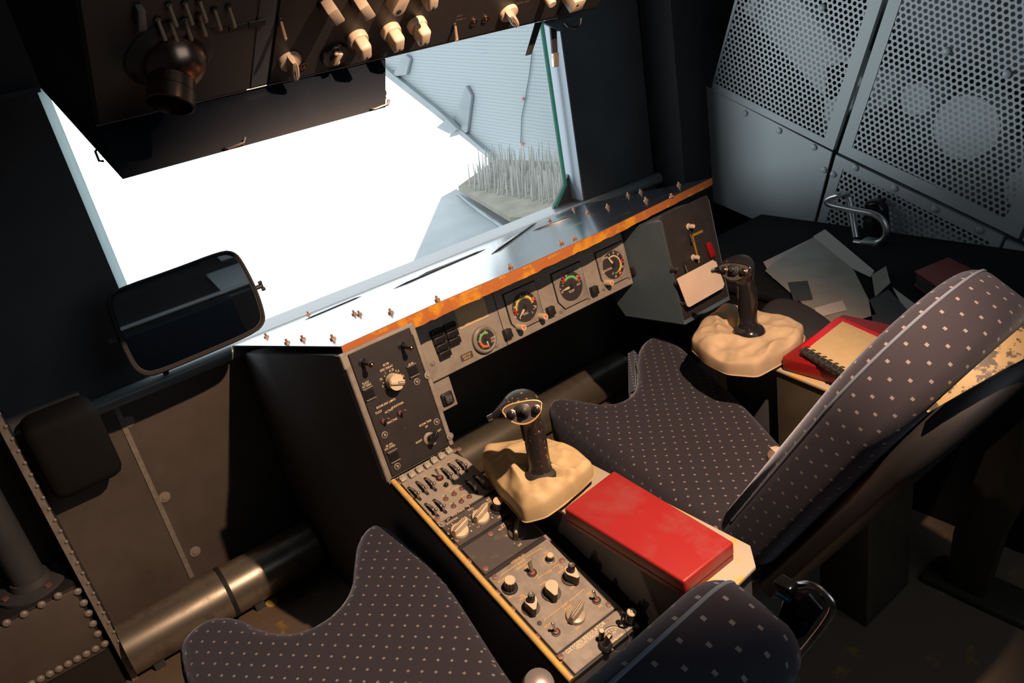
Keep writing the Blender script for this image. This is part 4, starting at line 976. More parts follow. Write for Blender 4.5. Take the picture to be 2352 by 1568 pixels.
# ================================================================== armrests
AZ = zz(-.955)
def armrest(pts, lab, zl, m_body):
    t = thing('armrest', (sum(p[0] for p in pts)/len(pts), sum(p[1] for p in pts)/len(pts), 0), lab, 'armrest', )
    b = MB(); b.prism(pts, AZ-.008, AZ, 0, .002, 2); obj('top_plate', b, m_armtop, t)
    c = V3((sum(p[0] for p in pts)/len(pts), sum(p[1] for p in pts)/len(pts), 0))
    b = MB(); b.prism([((x-c.x)*.93+c.x, (y-c.y)*.97+c.y) for x, y in pts], 0, AZ-.008, 0, .004, 2); obj('box', b, m_body, t)
    return t
m_armtop = worn('worn_armrest_edge', (.42, .37, .28), (.60, .36, .06), 22, .52, .6, .5)
armrest([(.708, .645), (.822, .652), (.858, .69), (.850, 1.27), (.706, 1.27)], 'narrow armrest box beside the pedestal, carrying the plain red case', 0, m_dark2)
armrest([(1.366, .76), (1.58, .76), (1.60, 1.03), (1.398, 1.03)], 'armrest box right of the middle seat, carrying the red binder', 0, m_olive)

# ================================================================== control sticks
def boot(par, rim, top, zr, col_r, seed, m, folds=()):
    """cloth boot: gathered round the stick, falling in folds to a stitched rim"""
    n = 110; rings = []
    R0 = [V3(p) for p in rim]
    # resample rim evenly
    seg = [(R0[i], R0[(i+1) % len(R0)]) for i in range(len(R0))]; tot = sum((q-p).length for p, q in seg)
    P = []
    for k in range(n):
        d = tot*k/n
        for p, q in seg:
            l = (q-p).length
            if d <= l: P.append(p.lerp(q, d/l)); break
            d -= l
    for _ in range(2): P = [P[i]*.5+(P[i-1]+P[(i+1) % n])*.25 for i in range(n)]
    c = V3(top)
    angs = [math.atan2(p.y-c.y, p.x-c.x) for p in P]
    C = [c+V3((col_r*math.cos(a), col_r*math.sin(a), 0)) for a in angs]
    prof = [(1.0, -.034, 0), (1.005, -.022, .1), (1.0, -.008, .15), (.985, 0.0, .2), (.95, .003, .4), (.90, .007, .7), (.80, .009, .9), (.75, .008, 1), (.69, .008, 1), (.63, .008, 1), (.57, .008, 1), (.51, .008, 1), (.45, .008, 1), (.39, .008, 1), (.33, .008, 1), (.27, .009, .9), (.21, .010, .8), (.14, .011, .5), (.07, .012, .2), (0, .014, 0), (-.25, .012, 0)]
    ridge = lambda v: 1-abs(noise.noise(v))*2
    for f, lift, fold in prof:
        ring = []
        for i in range(n):
            p = C[i].lerp(P[i], f)
            p.z = C[i].z*(1-f)+(P[i].z+.034)*f+lift
            d = V3((p.x*11+seed, p.y*11, 0)); d2 = V3((p.x*21+seed, p.y*27, 2))
            p.z += (ridge(d)*.010-.005+ridge(d2)*.005)*fold
            for q0, q1, hh, ww in folds:
                e = q1-q0; t_ = max(0, min(1, (p-q0).xy.dot(e.xy)/e.xy.dot(e.xy))); dd_ = (p.xy-(q0+e*t_).xy).length
                p.z += hh*math.exp(-(dd_/ww)**2)*min(1, fold*1.4)*(1-.6*abs(2*t_-1)**3)
            a = angs[i]; dr = V3((math.cos(a), math.sin(a), 0)); p += dr*noise.noise(V3((p.x*14+seed, p.y*14, f*4)))*.012*(.35 if f > .9 else fold*.6)
            ring.append(p)
        rings.append(ring)
    b = MB(); b.loft(rings, 0, cap=False); o = obj('cloth_boot', b, m, par, smooth=60)
    sub = o.modifiers.new('soft', 'SUBSURF'); sub.levels = 1; sub.render_levels = 1
    b = MB(); b.tube([p+V3((0, 0, .002)) for p in P], .0018, 6, closed=True); obj('rim_cord', b, m, o)
    return o
def grip(par, base, lean, face_yaw, m_body, scale=1.0, detail=True):
    """a flight-stick grip: round collar, curved shaft, wide head with a button face"""
    base = V3(base); F = Matrix.Translation(base) @ Matrix.Rotation(face_yaw, 4, 'Z') @ Matrix.Scale(scale, 4)
    # local: -y = towards the operator, z up; head overhangs towards -x
    spine = [(0, .0, 0, .028, .028), (0, 0, .012, .028, .028), (0, .0, .016, .0235, .0245), (0, .002, .05, .024, .026), (.001, .005, .085, .0245, .0275), (.001, .004, .115, .0225, .026), (-.002, -.001, .135, .020, .024), (-.008, -.006, .150, .030, .028), (-.014, -.008, .166, .042, .032), (-.016, -.006, .182, .042, .033), (-.015, .002, .194, .030, .027), (-.014, .006, .199, .013, .012)]
    n = 28; rings = []
    for x, y, z, rx, ry in spine: rings.append([F @ V3((x+rx*math.cos(2*PI*i/n), y+ry*math.sin(2*PI*i/n), z)) for i in range(n)])
    b = MB(); b.loft(rings, 0); g = obj('grip', b, m_body, par, smooth=60)
    s_ = g.modifiers.new('soft', 'SUBSURF'); s_.levels = 1; s_.render_levels = 2
    b = MB(); b.lathe([(.036, -.006), (.036, .002), (.030, .008), (.026, .010)], 30, 0, F); obj('collar', b, m_rubber, par)
    # side cone ending in a button
    b = MB(); b.loft([[F @ (V3((-.045-.030*t, -.006+.002*t, .172-.012*t))+V3((0, (.026-.017*max(t, 0)-(.012 if t < 0 else 0))*math.cos(2*PI*i/20), (.022-.014*max(t, 0)-(.010 if t < 0 else 0))*math.sin(2*PI*i/20)))) for i in range(20)] for t in (-.35, 0, .5, 1, 1.1)], 0); sc_ = obj('side_horn', b, m_body, g, smooth=60)
    b = MB(); b.cyl(F @ V3((-.076, -.004, .160)), F @ V3((-.088, -.0035, .156)), .007*scale, .0065*scale, 14); obj('end_button', b, m_steel, g)
    # button face, tilted up towards the operator
    FM = F @ Matrix.Translation((-.014, -.034, .176)) @ Matrix.Rotation(R(62), 4, 'X')
    outl = [(.040*math.cos(t)*(1 if math.sin(t) > 0 else .95), .022*math.sin(t)+.004*math.cos(2*t)) for t in [2*PI*i/40 for i in range(40)]]
    b = MB(); b.prism(outl, -.016, .002, 0, .002, 1, FM); fp = obj('button_face', b, m_facep, g, FM)
    b = MB(); b.tube([FM @ V3((x*1.02, y*1.03, .002)) for x, y in outl], .0017*scale, 6, closed=True); obj('face_rim', b, m_rimgold if detail else m_gblack, fp)
    b = MB(); b.lathe([(.0135, 0), (.0135, .008), (.010, .009), (.010, .013), (.006, .014), (.006, .022), (.0045, .023)], 22, 0, FM @ Matrix.Translation((.002, 0, .002))); obj('hat_switch', b, m_black, fp)
    for x in (-.024, .027):
        b = MB(); b.lathe([(.0095, 0), (.0095, .004), (.007, .005)], 18, 1, FM @ Matrix.Translation((x, -.002, .002))); b.lathe([(.006, .005), (.0065, .013), (.003, .015)], 16, 0, FM @ Matrix.Translation((x, -.002, .002))); obj('thumb_button', b, [m_gblack, m_bronze], fp)
    b = MB(); b.box((-.026, -.006, .085), (-.014, .012, .128), 0, .004, 3, F); obj('trigger', b, m_black, g)
    return g
m_grip = worn('worn_black_grip', (.018, .017, .017), (.40, .23, .10), 110, .615, .645, .34)
m_facep = mat('worn_face_plate', (.06, .05, .045), .4)
m_rimgold = mat('worn_gold_rim', (.62, .40, .16), .4, .3)
st1 = thing('control_stick', (.735, 1.11, AZ), 'scuffed black control stick rising from a tan cloth boot, beside the plain red case', 'control stick', )
Zs = zz(-.90)
rim1 = [hit(1205, 1203, V3((0, 0, zz(-.955))), V3((0, 0, 1))), atz(1150, 1140, zz(-.955)), atz(1112, 1082, zz(-.95)), atz(1122, 1050, zz(-.945)), atz(1180, 1040, zz(-.94)), atz(1250, 1035, zz(-.935)), atz(1330, 1062, zz(-.935)), atz(1368, 1095, zz(-.935)), atz(1297, 1160, zz(-.94)), atz(1255, 1190, zz(-.95))]
def fpx(z, *a): return [(atz(x0, y0, z), atz(x1, y1, z), h, w) for x0, y0, x1, y1, h, w in a]
boot(st1, rim1, (.738, 1.108, zz(-.900)), 0, .030, 1.3, m_canvas, fpx(zz(-.915), (1160, 1070, 1250, 1180, .016, .013), (1205, 1092, 1345, 1108, .012, .008), (1228, 1128, 1335, 1120, .010, .006), (1225, 1110, 1320, 1114, -.012, .008), (1205, 1100, 1232, 1178, -.010, .009), (1140, 1090, 1200, 1190, -.008, .012)))
grip(st1, atz(1243, 1082, zz(-.893)), 0, R(-33), m_grip, .92)
st2 = thing('control_stick', (1.44, 1.12, AZ), 'black control stick in a tan cloth boot beside the red binder', 'control stick')
rim2 = [atz(x, y, zz(-.945)) for x, y in [(1588, 805), (1612, 762), (1668, 722), (1720, 735), (1800, 755), (1850, 772), (1842, 800), (1795, 838), (1740, 868), (1670, 862), (1625, 838)]]
b2 = atz(1722, 770, zz(-.905))
b = MB(); b.box((1.45, 1.05, 0), (1.58, 1.22, zz(-.956)), 0, .01); obj('stick_housing', b, m_dark2, st2)
boot(st2, rim2, (b2.x, b2.y, zz(-.908)), 0, .032, 4.1, mat('pale_canvas_cloth', (.46, .35, .22), .75, var=.1, vscale=20), fpx(zz(-.92), (1600, 800, 1735, 798, .018, .010), (1610, 825, 1700, 838, -.014, .014), (1740, 868, 1795, 795, .014, .010), (1770, 835, 1830, 790, -.012, .012), (1640, 730, 1660, 800, .010, .010), (1668, 740, 1690, 790, -.014, .012)))
b = MB(); b.ball(b2+V3((0, 0, .004)), .040, 20, 0, (1, 1, .75)); obj('dome', b, m_gblack, st2)
grip(st2, b2+V3((0, .004, .018)), 0, R(-75), m_gblack, .95, False)

# ================================================================== red case, binder, notebook
def flat_book(name, lab, pts, z0, z1, m_cover, m_edge, cat='book'):
    t = thing(name, (sum(p[0] for p in pts)/4, sum(p[1] for p in pts)/4, z0), lab, cat)
    b = MB(); b.prism(pts, z1-.006, z1, 0, .0022, 3); obj('upper_cover', b, m_cover, t)
    c = V3((sum(p[0] for p in pts)/4, sum(p[1] for p in pts)/4, 0)); sh = lambda k: [((x-c.x)*k+c.x, (y-c.y)*k+c.y) for x, y in pts]
    b = MB(); b.prism(sh(.975), z0+.004, z1-.005, 0, .001, 1); obj('page_block', b, m_edge, t)
    b = MB(); b.prism(pts, z0, z0+.005, 0, .0015, 2); obj('lower_cover', b, m_cover, t)
    return t
zt = zz(-.916); case = thing('red_case', (.76, .84, AZ), 'plain red hard-cover case lying on the narrow armrest beside the pedestal', 'case')
cp = [atz(x, y, zt) for x, y in [(1295, 1166), (1410, 1079), (1686, 1244), (1571, 1336)]]; cp = [(p.x, p.y) for p in cp]
b = MB(); b.prism(cp, AZ+.012, zt, 0, .0045, 4); obj('lid', b, m_red, case)
cx = sum(p[0] for p in cp)/4; cy = sum(p[1] for p in cp)/4
b = MB(); b.prism([((x-cx)*.985+cx, (y-cy)*.99+cy) for x, y in cp], AZ+.001, AZ+.0125, 0, .002, 2); obj('base_shell', b, m_dred, case)
zt2 = zz(-.917); bp = [atz(x, y, zt2) for x, y in [(1795, 818), (1868, 767)]]
d1 = (bp[1]-bp[0]); ln = .345; dn = V3((d1.y, -d1.x, 0)).normalized(); e2_ = bp[0]+(bp[1]-bp[0]).normalized()*.27
bind = [(bp[0].x, bp[0].y), (e2_.x, e2_.y), (e2_+dn*ln).to_tuple()[:2], (bp[0]+dn*ln).to_tuple()[:2]]
bt = thing('ring_binder', (1.5, .9, AZ), 'thick dark red vinyl binder under the spiral notebook, on the right armrest', 'binder')
b = MB(); b.prism(bind, AZ+.001, zt2, 0, .006, 4); obj('vinyl_cover', b, m_dred, bt)
nz = zt2+.012
nb = thing('spiral_notebook', (1.55, .92, nz), 'red spiral notebook with a yellowed printed page, on the dark red binder', 'notebook')
np_ = [atz(x, y, nz+.004) for x, y in [(1838, 796), (1920, 729), (1935, 729), (2118, 808), (2050, 900), (2035, 908)]]
b = MB(); b.prism([(p.x, p.y) for p in np_], nz, nz+.004, 0, .0015, 2); obj('red_cover', b, m_bred, nb)
pp = [atz(x, y, nz+.008) for x, y in [(1854, 800), (1935, 737), (2110, 815), (2035, 905)]]
b = MB(); b.prism([(p.x, p.y) for p in pp], nz+.0045, nz+.008, 0, .0008, 1)
# print on the page
pu = (pp[1]-pp[0]).normalized(); pvv = (pp[0]-pp[3]).normalized(); PF = Fr(pp[0]+V3((0, 0, .0)), pu, V3((0, 0, 1)).cross(pu))
pw = (pp[1]-pp[0]).length
for k, (w0, w1) in enumerate([(.25, .8), (.2, .85), (.32, .72), (.3, .75), (.36, .68), (.3, .8), (.38, .62)]):
    y = -.05-.017*k-(.008 if k > 1 else 0); n_ = int((w1-w0)*30)
    for j in range(n_):
        x = pw*(w0+(w1-w0)*(j+.5)/n_)
        if rnd.random() < .82: b.line(PF.M, (x-pw*.007, y), (x+pw*.007, y), .0036, .0003, 1)
b.line(PF.M, (pw*.05, -.018), (pw*.97, -.018), .0012, .0003, 1)
obj('printed_page', b, [m_paper, mat('faded_ink', (.50, .36, .17), .8)], nb)
b = MB(); s0 = atz(1846, 806, nz); s1 = atz(2030, 914, nz); dd = (s1-s0).normalized(); nn_ = V3((0, 0, 1)).cross(dd)
for k in range(13):
    c = s0.lerp(s1, (k+.3)/13)
    b.tube([c+nn_*(.013*math.cos(t)+.002)*(1)+V3((0, 0, .013*math.sin(t)-.000)) for t in [2*PI*i/18 for i in range(18)]], .0013, 6, closed=True)
obj('spiral_rings', b, m_black, nb)
b = MB(); b.cyl(s0+nn_*.0+V3((0, 0, 0)), s1, .0105, n=16); obj('spine_tube', b, mat('dark_clear_tube', (.03, .03, .025), .2), nb)
b = MB()
q0 = V3((bind[0][0], bind[0][1], 0)); q1 = V3((bind[3][0], bind[3][1], 0))
for k in range(12):
    c = q0.lerp(q1, .30+.70*k/12)+V3((dn.y*-1*0+.012, .004, zt2+.001)); b.ball(c, .0065, 8, 0, (1, 1, .7))
obj('red_comb_binding', b, m_bred, nb)

# ================================================================== seats
def spl(P, k=3):                       # closed corner-cutting curve
    for _ in range(k):
        Q = []
        for i in range(len(P)):
            a, c = P[i], P[(i+1) % len(P)]
            Q += [(a[0]*.75+c[0]*.25, a[1]*.75+c[1]*.25), (a[0]*.25+c[0]*.75, a[1]*.25+c[1]*.75)]
        P = Q
    return P
from mathutils.geometry import delaunay_2d_cdt
def cushion_mesh(outline, z0, z1, m, par, name='cushion'):
    """soft flat cushion over any outline: rounded border, slightly crowned"""
    P = spl(outline, 3); n = len(P); r = .038
    def dist(x, y):
        best = 9
        for i in range(n):
            ax_, ay_ = P[i]; bx_, by_ = P[(i+1) % n]; ex, ey = bx_-ax_, by_-ay_
            t = max(0, min(1, ((x-ax_)*ex+(y-ay_)*ey)/(ex*ex+ey*ey+1e-12))); best = min(best, (ax_+ex*t-x)**2+(ay_+ey*t-y)**2)
        return math.sqrt(best)
    def inside(x, y):
        c = False
        for i in range(n):
            a, b_ = P[i], P[i-1]
            if (a[1] > y) != (b_[1] > y) and x < (b_[0]-a[0])*(y-a[1])/(b_[1]-a[1])+a[0]: c = not c
        return c
    xs = [p[0] for p in P]; ys = [p[1] for p in P]; st = .011; pts = [V3((x, y)).to_2d() for x, y in P]; D = [0.0]*n
    y = min(ys); row = 0
    while y < max(ys):
        x = min(xs)+(st/2 if row % 2 else 0)
        while x < max(xs):
            if inside(x, y):
                d = dist(x, y)
                if d > .003 and (d < r*1.15 or (row % 3 == 0)): pts.append(V3((x, y)).to_2d()); D.append(d)
            x += st
        y += st*.866; row += 1
    vs, es, fs, ov, oe, of = delaunay_2d_cdt(pts, [(i, (i+1) % n) for i in range(n)], [], 1, 1e-6)
    b = MB(); bv = []
    for v, src in zip(vs, ov):
        d = D[src[0]] if src else 0
        h = r-math.sqrt(max(0, r*r-(r-min(d, r))**2))
        bv.append(b.bm.verts.new((v.x, v.y, z1-h)))
    for f in fs:
        try: b.bm.faces.new([bv[i] for i in f])
        except ValueError: pass
    rim = [i for i, src in enumerate(ov) if src and src[0] < n]; rim.sort(key=lambda i: ov[i][0])
    low = [b.bm.verts.new((vs[i].x, vs[i].y, z0)) for i in rim]
    for k in range(len(rim)):
        b.bm.faces.new((bv[rim[k]], bv[rim[(k+1) % len(rim)]], low[(k+1) % len(rim)], low[k]))
    b.bm.faces.new(low)
    return obj(name, b, m, par, smooth=70)
def rring(w, h, r, d, n=10, h0=0.0):
    """outline of a back: square foot, rounded shoulders, inset by d"""
    P = [(-w/2+d, h0+d), (w/2-d, h0+d)]
    for cx, t0 in ((w/2-r, 0), (-w/2+r, PI/2)):
        for k in range(n+1):
            t = t0+PI/2*k/n; P.append((cx+(r-d)*math.cos(t), h-r+(r-d)*math.sin(t)))
    return P
def backrest(par, origin, recline, w, h, r, th, m, soft=.04, yaw=0, h0=0.0, name='backrest', d0=0.0):
    u = V3((math.cos(yaw), math.sin(yaw), 0)); f = V3((-math.sin(yaw), math.cos(yaw), 0))
    F = Fr(origin, u, V3((0, 0, 1))*math.cos(recline)-f*math.sin(recline))      # F.n points backwards... n = u x v
    bkw = -F.n if F.n.dot(f) > 0 else F.n
    rings = []
    for k in range(9):
        t = PI/2*k/8; rings.append((soft*(1-math.sin(t)), soft*(1-math.cos(t))))
    rings += [(soft*(1-math.cos(PI/2*k/8)), th-soft*(1-math.sin(PI/2*k/8))) for k in range(1, 9)]
    b = MB()
    b.loft([[F.o+F.u*x+F.v*y+bkw*(d0+dep) for x, y in rring(w, h, r, ins, 10, h0)] for ins, dep in rings], 0)
    o = obj(name, b, m, par, smooth=75)
    me = o.data; uvl = me.uv_layers.new(name='UVMap'); RR = [rring(w, h, r, ins, 10, h0) for ins, dep in rings]; n = len(RR[0])
    AL = [0.0]
    for i in range(n): AL.append(AL[-1]+math.dist(RR[8][i], RR[8][(i+1) % n]))
    VV = [0.0]
    for k in range(1, len(rings)): VV.append(VV[-1]+math.dist(rings[k], rings[k-1]))
    for p in me.polygons:
        ids = [(me.loops[l].vertex_index//n, me.loops[l].vertex_index % n, l) for l in p.loop_indices]
        cap = len(ids) > 4; wrap = {0, n-1} <= {i for _, i, _ in ids}
        for k, i, l in ids:
            if cap: uvl.data[l].uv = RR[k][i]
            else: uvl.data[l].uv = (AL[n] if (wrap and i == 0) else AL[i], VV[k])
    return o, (lambda x, y, dep=0: F.o+F.u*x+F.v*y+bkw*dep)
CZ = zz(-1.06)
def uvs(pts, z=CZ): return [tuple(atz(x, y, z).xy) for x, y in pts]
# left seat
s1 = thing('seat', (.25, .95, 0), 'dotted navy seat nearest the camera, lower left, its back cut off by the bottom edge', 'seat')
o1 = uvs([(388, 1490), (420, 1440), (480, 1400), (550, 1400), (600, 1432), (680, 1440), (750, 1405), (795, 1350), (800, 1285), (812, 1225), (850, 1190), (925, 1168), (950, 1190), (1010, 1300), (1060, 1372), (1180, 1560)])
o1 = [(min(x, .504), y) for x, y in o1]
o1 += [(.42, .62), (.40, .56), (.08, .56), (.03, .60), (-.005, .80), (-.01, 1.1)]
cushion_mesh(o1, CZ-.11, CZ, m_fab, s1)
b = MB(); b.box((.03, .58, CZ-.16), (.44, 1.25, CZ-.10), 0, .02, 3); obj('seat_pan', b, m_black, s1)
b = MB(); b.box((.12, .82, .0), (.36, 1.12, CZ-.15), 0, .02, 3); obj('pedestal', b, m_dark2, s1)
bk1, B1 = backrest(s1, (.25, .58, zz(-1.05)), R(18), .50, .50, .07, .125, m_fabu, .04, .04)
b = MB(); b.tube([B1(x, y, .026) for x, y in rring(.50, .50, .07, .003, 10, .05)], .0026, 8, closed=True); obj('edge_piping', b, m_pipe, bk1)
backrest(s1, (.25, .58, zz(-1.05)), R(18), .45, .455, .07, .06, mat('dark_seat_shell', (.07, .06, .052), .5), .025, .04, .0, 'back_shell', .12)
b = MB(); XHn = .515
loop = [atx(x, y, XHn) for x, y in [(1800, 1352), (1830, 1342), (1868, 1340), (1905, 1372), (1916, 1395), (1900, 1425), (1865, 1470), (1830, 1512)]]
b.tube(smooth(loop), .0034, 10); lh = obj('release_loop', b, m_steel, s1)
b = MB(); q = [atx(x, y, XHn) for x, y in [(1815, 1355), (1868, 1348), (1905, 1390), (1870, 1440), (1830, 1470), (1800, 1400)]]
b.prism([(p.y, p.z) for p in q], XHn-.012, XHn-.004, 0, .002, 1, Mx); obj('loop_plate', b, m_gblack, s1)
b = MB(); p = atx(1866, 1385, XHn); b.ball(p, .006, 10); obj('pivot_pin', b, m_bronze, s1)
b = MB(); p = atx(1805, 1345, XHn-.01); b.box(tuple(p-V3((.008, .010, .007))), tuple(p+V3((.008, .010, .006))), 0, .003); b.box(tuple(p-V3((.009, .008, .012))), tuple(p+V3((.009, .008, -.009))), 1, .001); obj('hinge_block', b, [m_gblack, mat('blue_clip', (.10, .35, .55), .4)], s1)
# buckle between seat one and pedestal
bkl = thing('belt_buckle', (.47, .80, CZ), 'round grey seat belt buckle at the bottom edge, beside the pedestal rail', 'buckle')
p = atz(1232, 1560, CZ+.02)
b = MB(); b.lathe([(.026, 0), (.028, .008), (.024, .022), (.010, .028)], 22, 0, Matrix.Translation(p-V3((0, 0, .02))) @ Matrix.Rotation(R(20), 4, 'X')); obj('buckle_body', b, mat('dull_grey_metal', (.33, .31, .29), .35, .6), bkl)
b = MB(); b.box(tuple(p+V3((-.012, -.12, -.024))), tuple(p+V3((.012, -.02, -.018))), 0, .001); obj('strap', b, m_black, bkl)
# middle seat
s2 = thing('seat', (1.2, 1.1, 0), 'dotted navy seat facing the gauges, between the pedestal and the right armrest', 'seat')
o2 = uvs([(1252, 925), (1262, 908), (1300, 903), (1350, 912), (1400, 920), (1440, 905), (1458, 870), (1455, 815), (1468, 780), (1500, 762), (1545, 770), (1600, 812), (1700, 905), (1800, 1012)])
br = o2[-1]
o2 += [(br[0]-.03, br[1]-.07), (1.22, .78), (.96, .77), (.935, .84), (.985, 1.12), (1.04, 1.38)]
cu2 = cushion_mesh(o2, CZ-.12, CZ, m_fab, s2)
b = MB(); q = uvs([(1452, 812), (1470, 835), (1478, 865), (1470, 893), (1455, 905)], CZ-.02)
qq = [(x-.012, y+.006) for x, y in q]
b.loft([[V3((x, y, CZ-.09)) for x, y in qq], [V3((x, y, CZ-.015)) for x, y in qq], [V3((x+.02, y-.008, CZ-.010)) for x, y in qq], [V3((x+.02, y-.008, CZ-.09)) for x, y in qq]], 0); obj('notch_lining', b, m_fabb, cu2)
b = MB(); q = uvs([(1262, 955), (1295, 985), (1340, 1045), (1395, 1115)]); b.tube([(x, y, CZ-.0003) for x, y in q], .0006, 6); obj('seam', b, mat('dark_seam_fabric', (.018, .016, .02), .9), cu2)  # thin seam line in a darker fabric tone
b = MB(); b.box((1.0, .80, CZ-.17), (1.30, 1.30, CZ-.11), 0, .02, 3); obj('seat_pan', b, m_black, s2)
b = MB(); b.box((1.02, .82, .0), (1.28, 1.15, CZ-.16), 0, .02, 3); obj('pedestal', b, m_dark2, s2)
S2 = ((1.160, .86, zz(-1.06)), R(31.8))
bk2, B2 = backrest(s2, *S2, .41, .635, .203, .128, m_fabu, .04)
b = MB(); b.tube([B2(x, y, .024) for x, y in rring(.41, .635, .203, .003, 14, .05)], .0026, 8, closed=True); obj('edge_piping', b, m_pipe, bk2)
path = rring(.41, .640, .203, -.002, 40, .05); path = path[2:]+path[:2]      # over the shoulders from the right side to the left
path = [p for p in path if p[1] > .3]
pts_ = []
for k in range(len(path)-1):
    n_ = max(1, int(math.dist(path[k], path[k+1])/.012))
    for q_ in range(n_): pts_.append((path[k][0]+(path[k+1][0]-path[k][0])*q_/n_, path[k][1]+(path[k+1][1]-path[k][1])*q_/n_))
pts_.sort(key=lambda p: math.atan2(p[1]-.42, p[0]))
cr_, cu_, cb_ = c2w((1, 0, 0)), c2w((0, -1, 0)), c2w((0, 0, 1))
def scr(p): c = p-EYEV; x, y, z = c.dot(cr_), -c.dot(cu_), c.dot(cb_); return (1176+FPX*x/z, 784+FPX*y/z)
tip = min(range(len(pts_)), key=lambda i: math.dist(scr(B2(*pts_[i], .135)), (2150, 968)))
b = MB(); rg = []; AL_ = 0
for k in range(tip, -1, -1):
    x, y = pts_[k]; AL_ += math.dist(pts_[k], pts_[min(k+1, tip)]); wd = .003+.034*min(1, AL_/.16)
    c_ = V3((-x, .42-y, 0)).normalized()*.022
    rg.append([B2(x, y, .126), B2(x, y, .126+wd), B2(x+c_.x, y+c_.y, .126+wd), B2(x+c_.x, y+c_.y, .126)])
b.loft(rg, 0); obj('shell_edge', b, m_shell, s2)
backrest(s2, *S2, .38, .605, .19, .06, m_black, .025, 0, -.05, 'back_shell', .127)
bkl2 = thing('belt_buckle', (1.25, .92, CZ), 'brown belt buckle on the far edge of the middle seat cushion, by its back', 'buckle')
p = atz(1785, 1035, CZ+.022); b = MB(); b.lathe([(.020, 0), (.022, .006), (.018, .016), (.008, .02)], 20, 0, Matrix.Translation(p-V3((0, 0, .02))) @ Matrix.Rotation(R(-18), 4, 'Y')); obj('buckle_body', b, mat('brown_buckle', (.28, .20, .15), .35, .3), bkl2)
b = MB(); b.prism([(p.x-.012, p.y-.008), (p.x+.016, p.y-.01), (p.x+.012, p.y+.012), (p.x, p.y+.020)], p.z-.004, p.z+.002, 0, .001); obj('release_tab', b, m_card, bkl2)
# third seat, only its dark shoulder shows behind the right stick
s3 = thing('dark_cushion', (1.9, 1.3, 0), 'very dark rounded cushion behind the right control stick', 'cushion')
cs = [atz(x, y, zz(-.96)).xy for x, y in [(1735, 715), (1750, 685), (1795, 672), (1855, 684), (1930, 735), (1960, 790), (1880, 765), (1800, 770)]]
P_ = [(x, y) for x, y in cs]; cushion_mesh(P_, .40, zz(-.96), m_fabd if False else mat('very_dark_cloth', (.022, .022, .028), .9), s3)
b = MB(); b.box((1.74, 1.14, 0), (1.80, 1.20, .43)); obj('post', b, m_dark, s3)
# pedestal leg behind the second seat
tk = thing('floor_bracket', (1.75, .3, 0), 'dim olive bracket standing on the floor behind the middle seat', 'bracket')
b = MB(); q = [atx(x, y, 1.62) for x, y in [(2260, 1040), (2352, 960), (2352, 1150), (2300, 1240), (2245, 1420), (2160, 1400), (2190, 1220)]]
b.prism([(p.y, p.z) for p in q], 1.62, 1.66, 0, .004, 2, Mx); obj('upright_plate', b, m_blk_olive, tk)
b = MB(); p0 = min(p.z for p in q); b.box((1.60, min(p.y for p in q)-.05, 0), (1.72, max(p.y for p in q)+.05, max(.02, p0+.02)), 0, .01); obj('base_rail', b, m_blk_olive, tk)

# ================================================================== mirror
mt_ = R(38)
MF = Fr(aty(425, 718, 1.98), (1, .0, 0), (0, math.sin(mt_), math.cos(mt_)))
mir = thing('mirror', MF.o, 'black-framed rounded rectangular mirror before the lower left of the window', 'mirror')
mo = MF.poly([(246, 690), (262, 668), (400, 620), (510, 578), (535, 580), (552, 595), (588, 665), (606, 722), (604, 742), (585, 762), (450, 820), (352, 860), (325, 858), (303, 838), (262, 745)])
for _ in range(2): mo = [(mo[i][0]*.75+mo[(i+1) % len(mo)][0]*.25, mo[i][1]*.75+mo[(i+1) % len(mo)][1]*.25) for i in range(len(mo))] if False else spl(mo, 1)
b = MB(); b.prism(mo, -.018, .0, 0, .003, 2, MF.M); obj('shell', b, m_rubber, mir, MF.M)
cx = sum(p[0] for p in mo)/len(mo); cy = sum(p[1] for p in mo)/len(mo)
b = MB(); b.face([MF.M @ V3(((x-cx)*.955+cx, (y-cy)*.94+cy, .0006)) for x, y in mo]); obj('mirror_glass', b, m_mirror, mir, MF.M)
b = MB(); b.tube([MF.M @ V3((x, y, .0)) for x, y in mo], .0045, 8, closed=True); obj('rubber_rim', b, m_rubber, mir)
b = MB(); a, c = MF.uv(588, 657); b.cyl(MF.M @ V3((a-.01, c, -.012)), MF.M @ V3((a+.02, c, -.012)), .006, n=10)
for s in (-1, 1): b.box((a+.012, c-.004+.010*s, -.016), (a+.022, c+.004+.010*s, -.008), 0, .001, 1, MF.M)
obj('pivot_knob', b, m_black, mir)
b = MB(); a, c = MF.uv(262, 780); b.cyl(MF.M @ V3((a+.03, c, -.012)), MF.M @ V3((a-.012, c, -.012)), .006, n=10); obj('pivot_knob', b, m_black, mir)
b = MB(); w0 = MF.M @ V3((cx-.02, cy, -.018)); b.tube(smooth([w0, w0+V3((-.02, .10, -.02)), V3((w0.x-.05, 2.20, WZ0+.05)), V3((w0.x-.06, 2.236, WZ0+.004))]), .008, 10); obj('support_arm', b, m_black, mir)

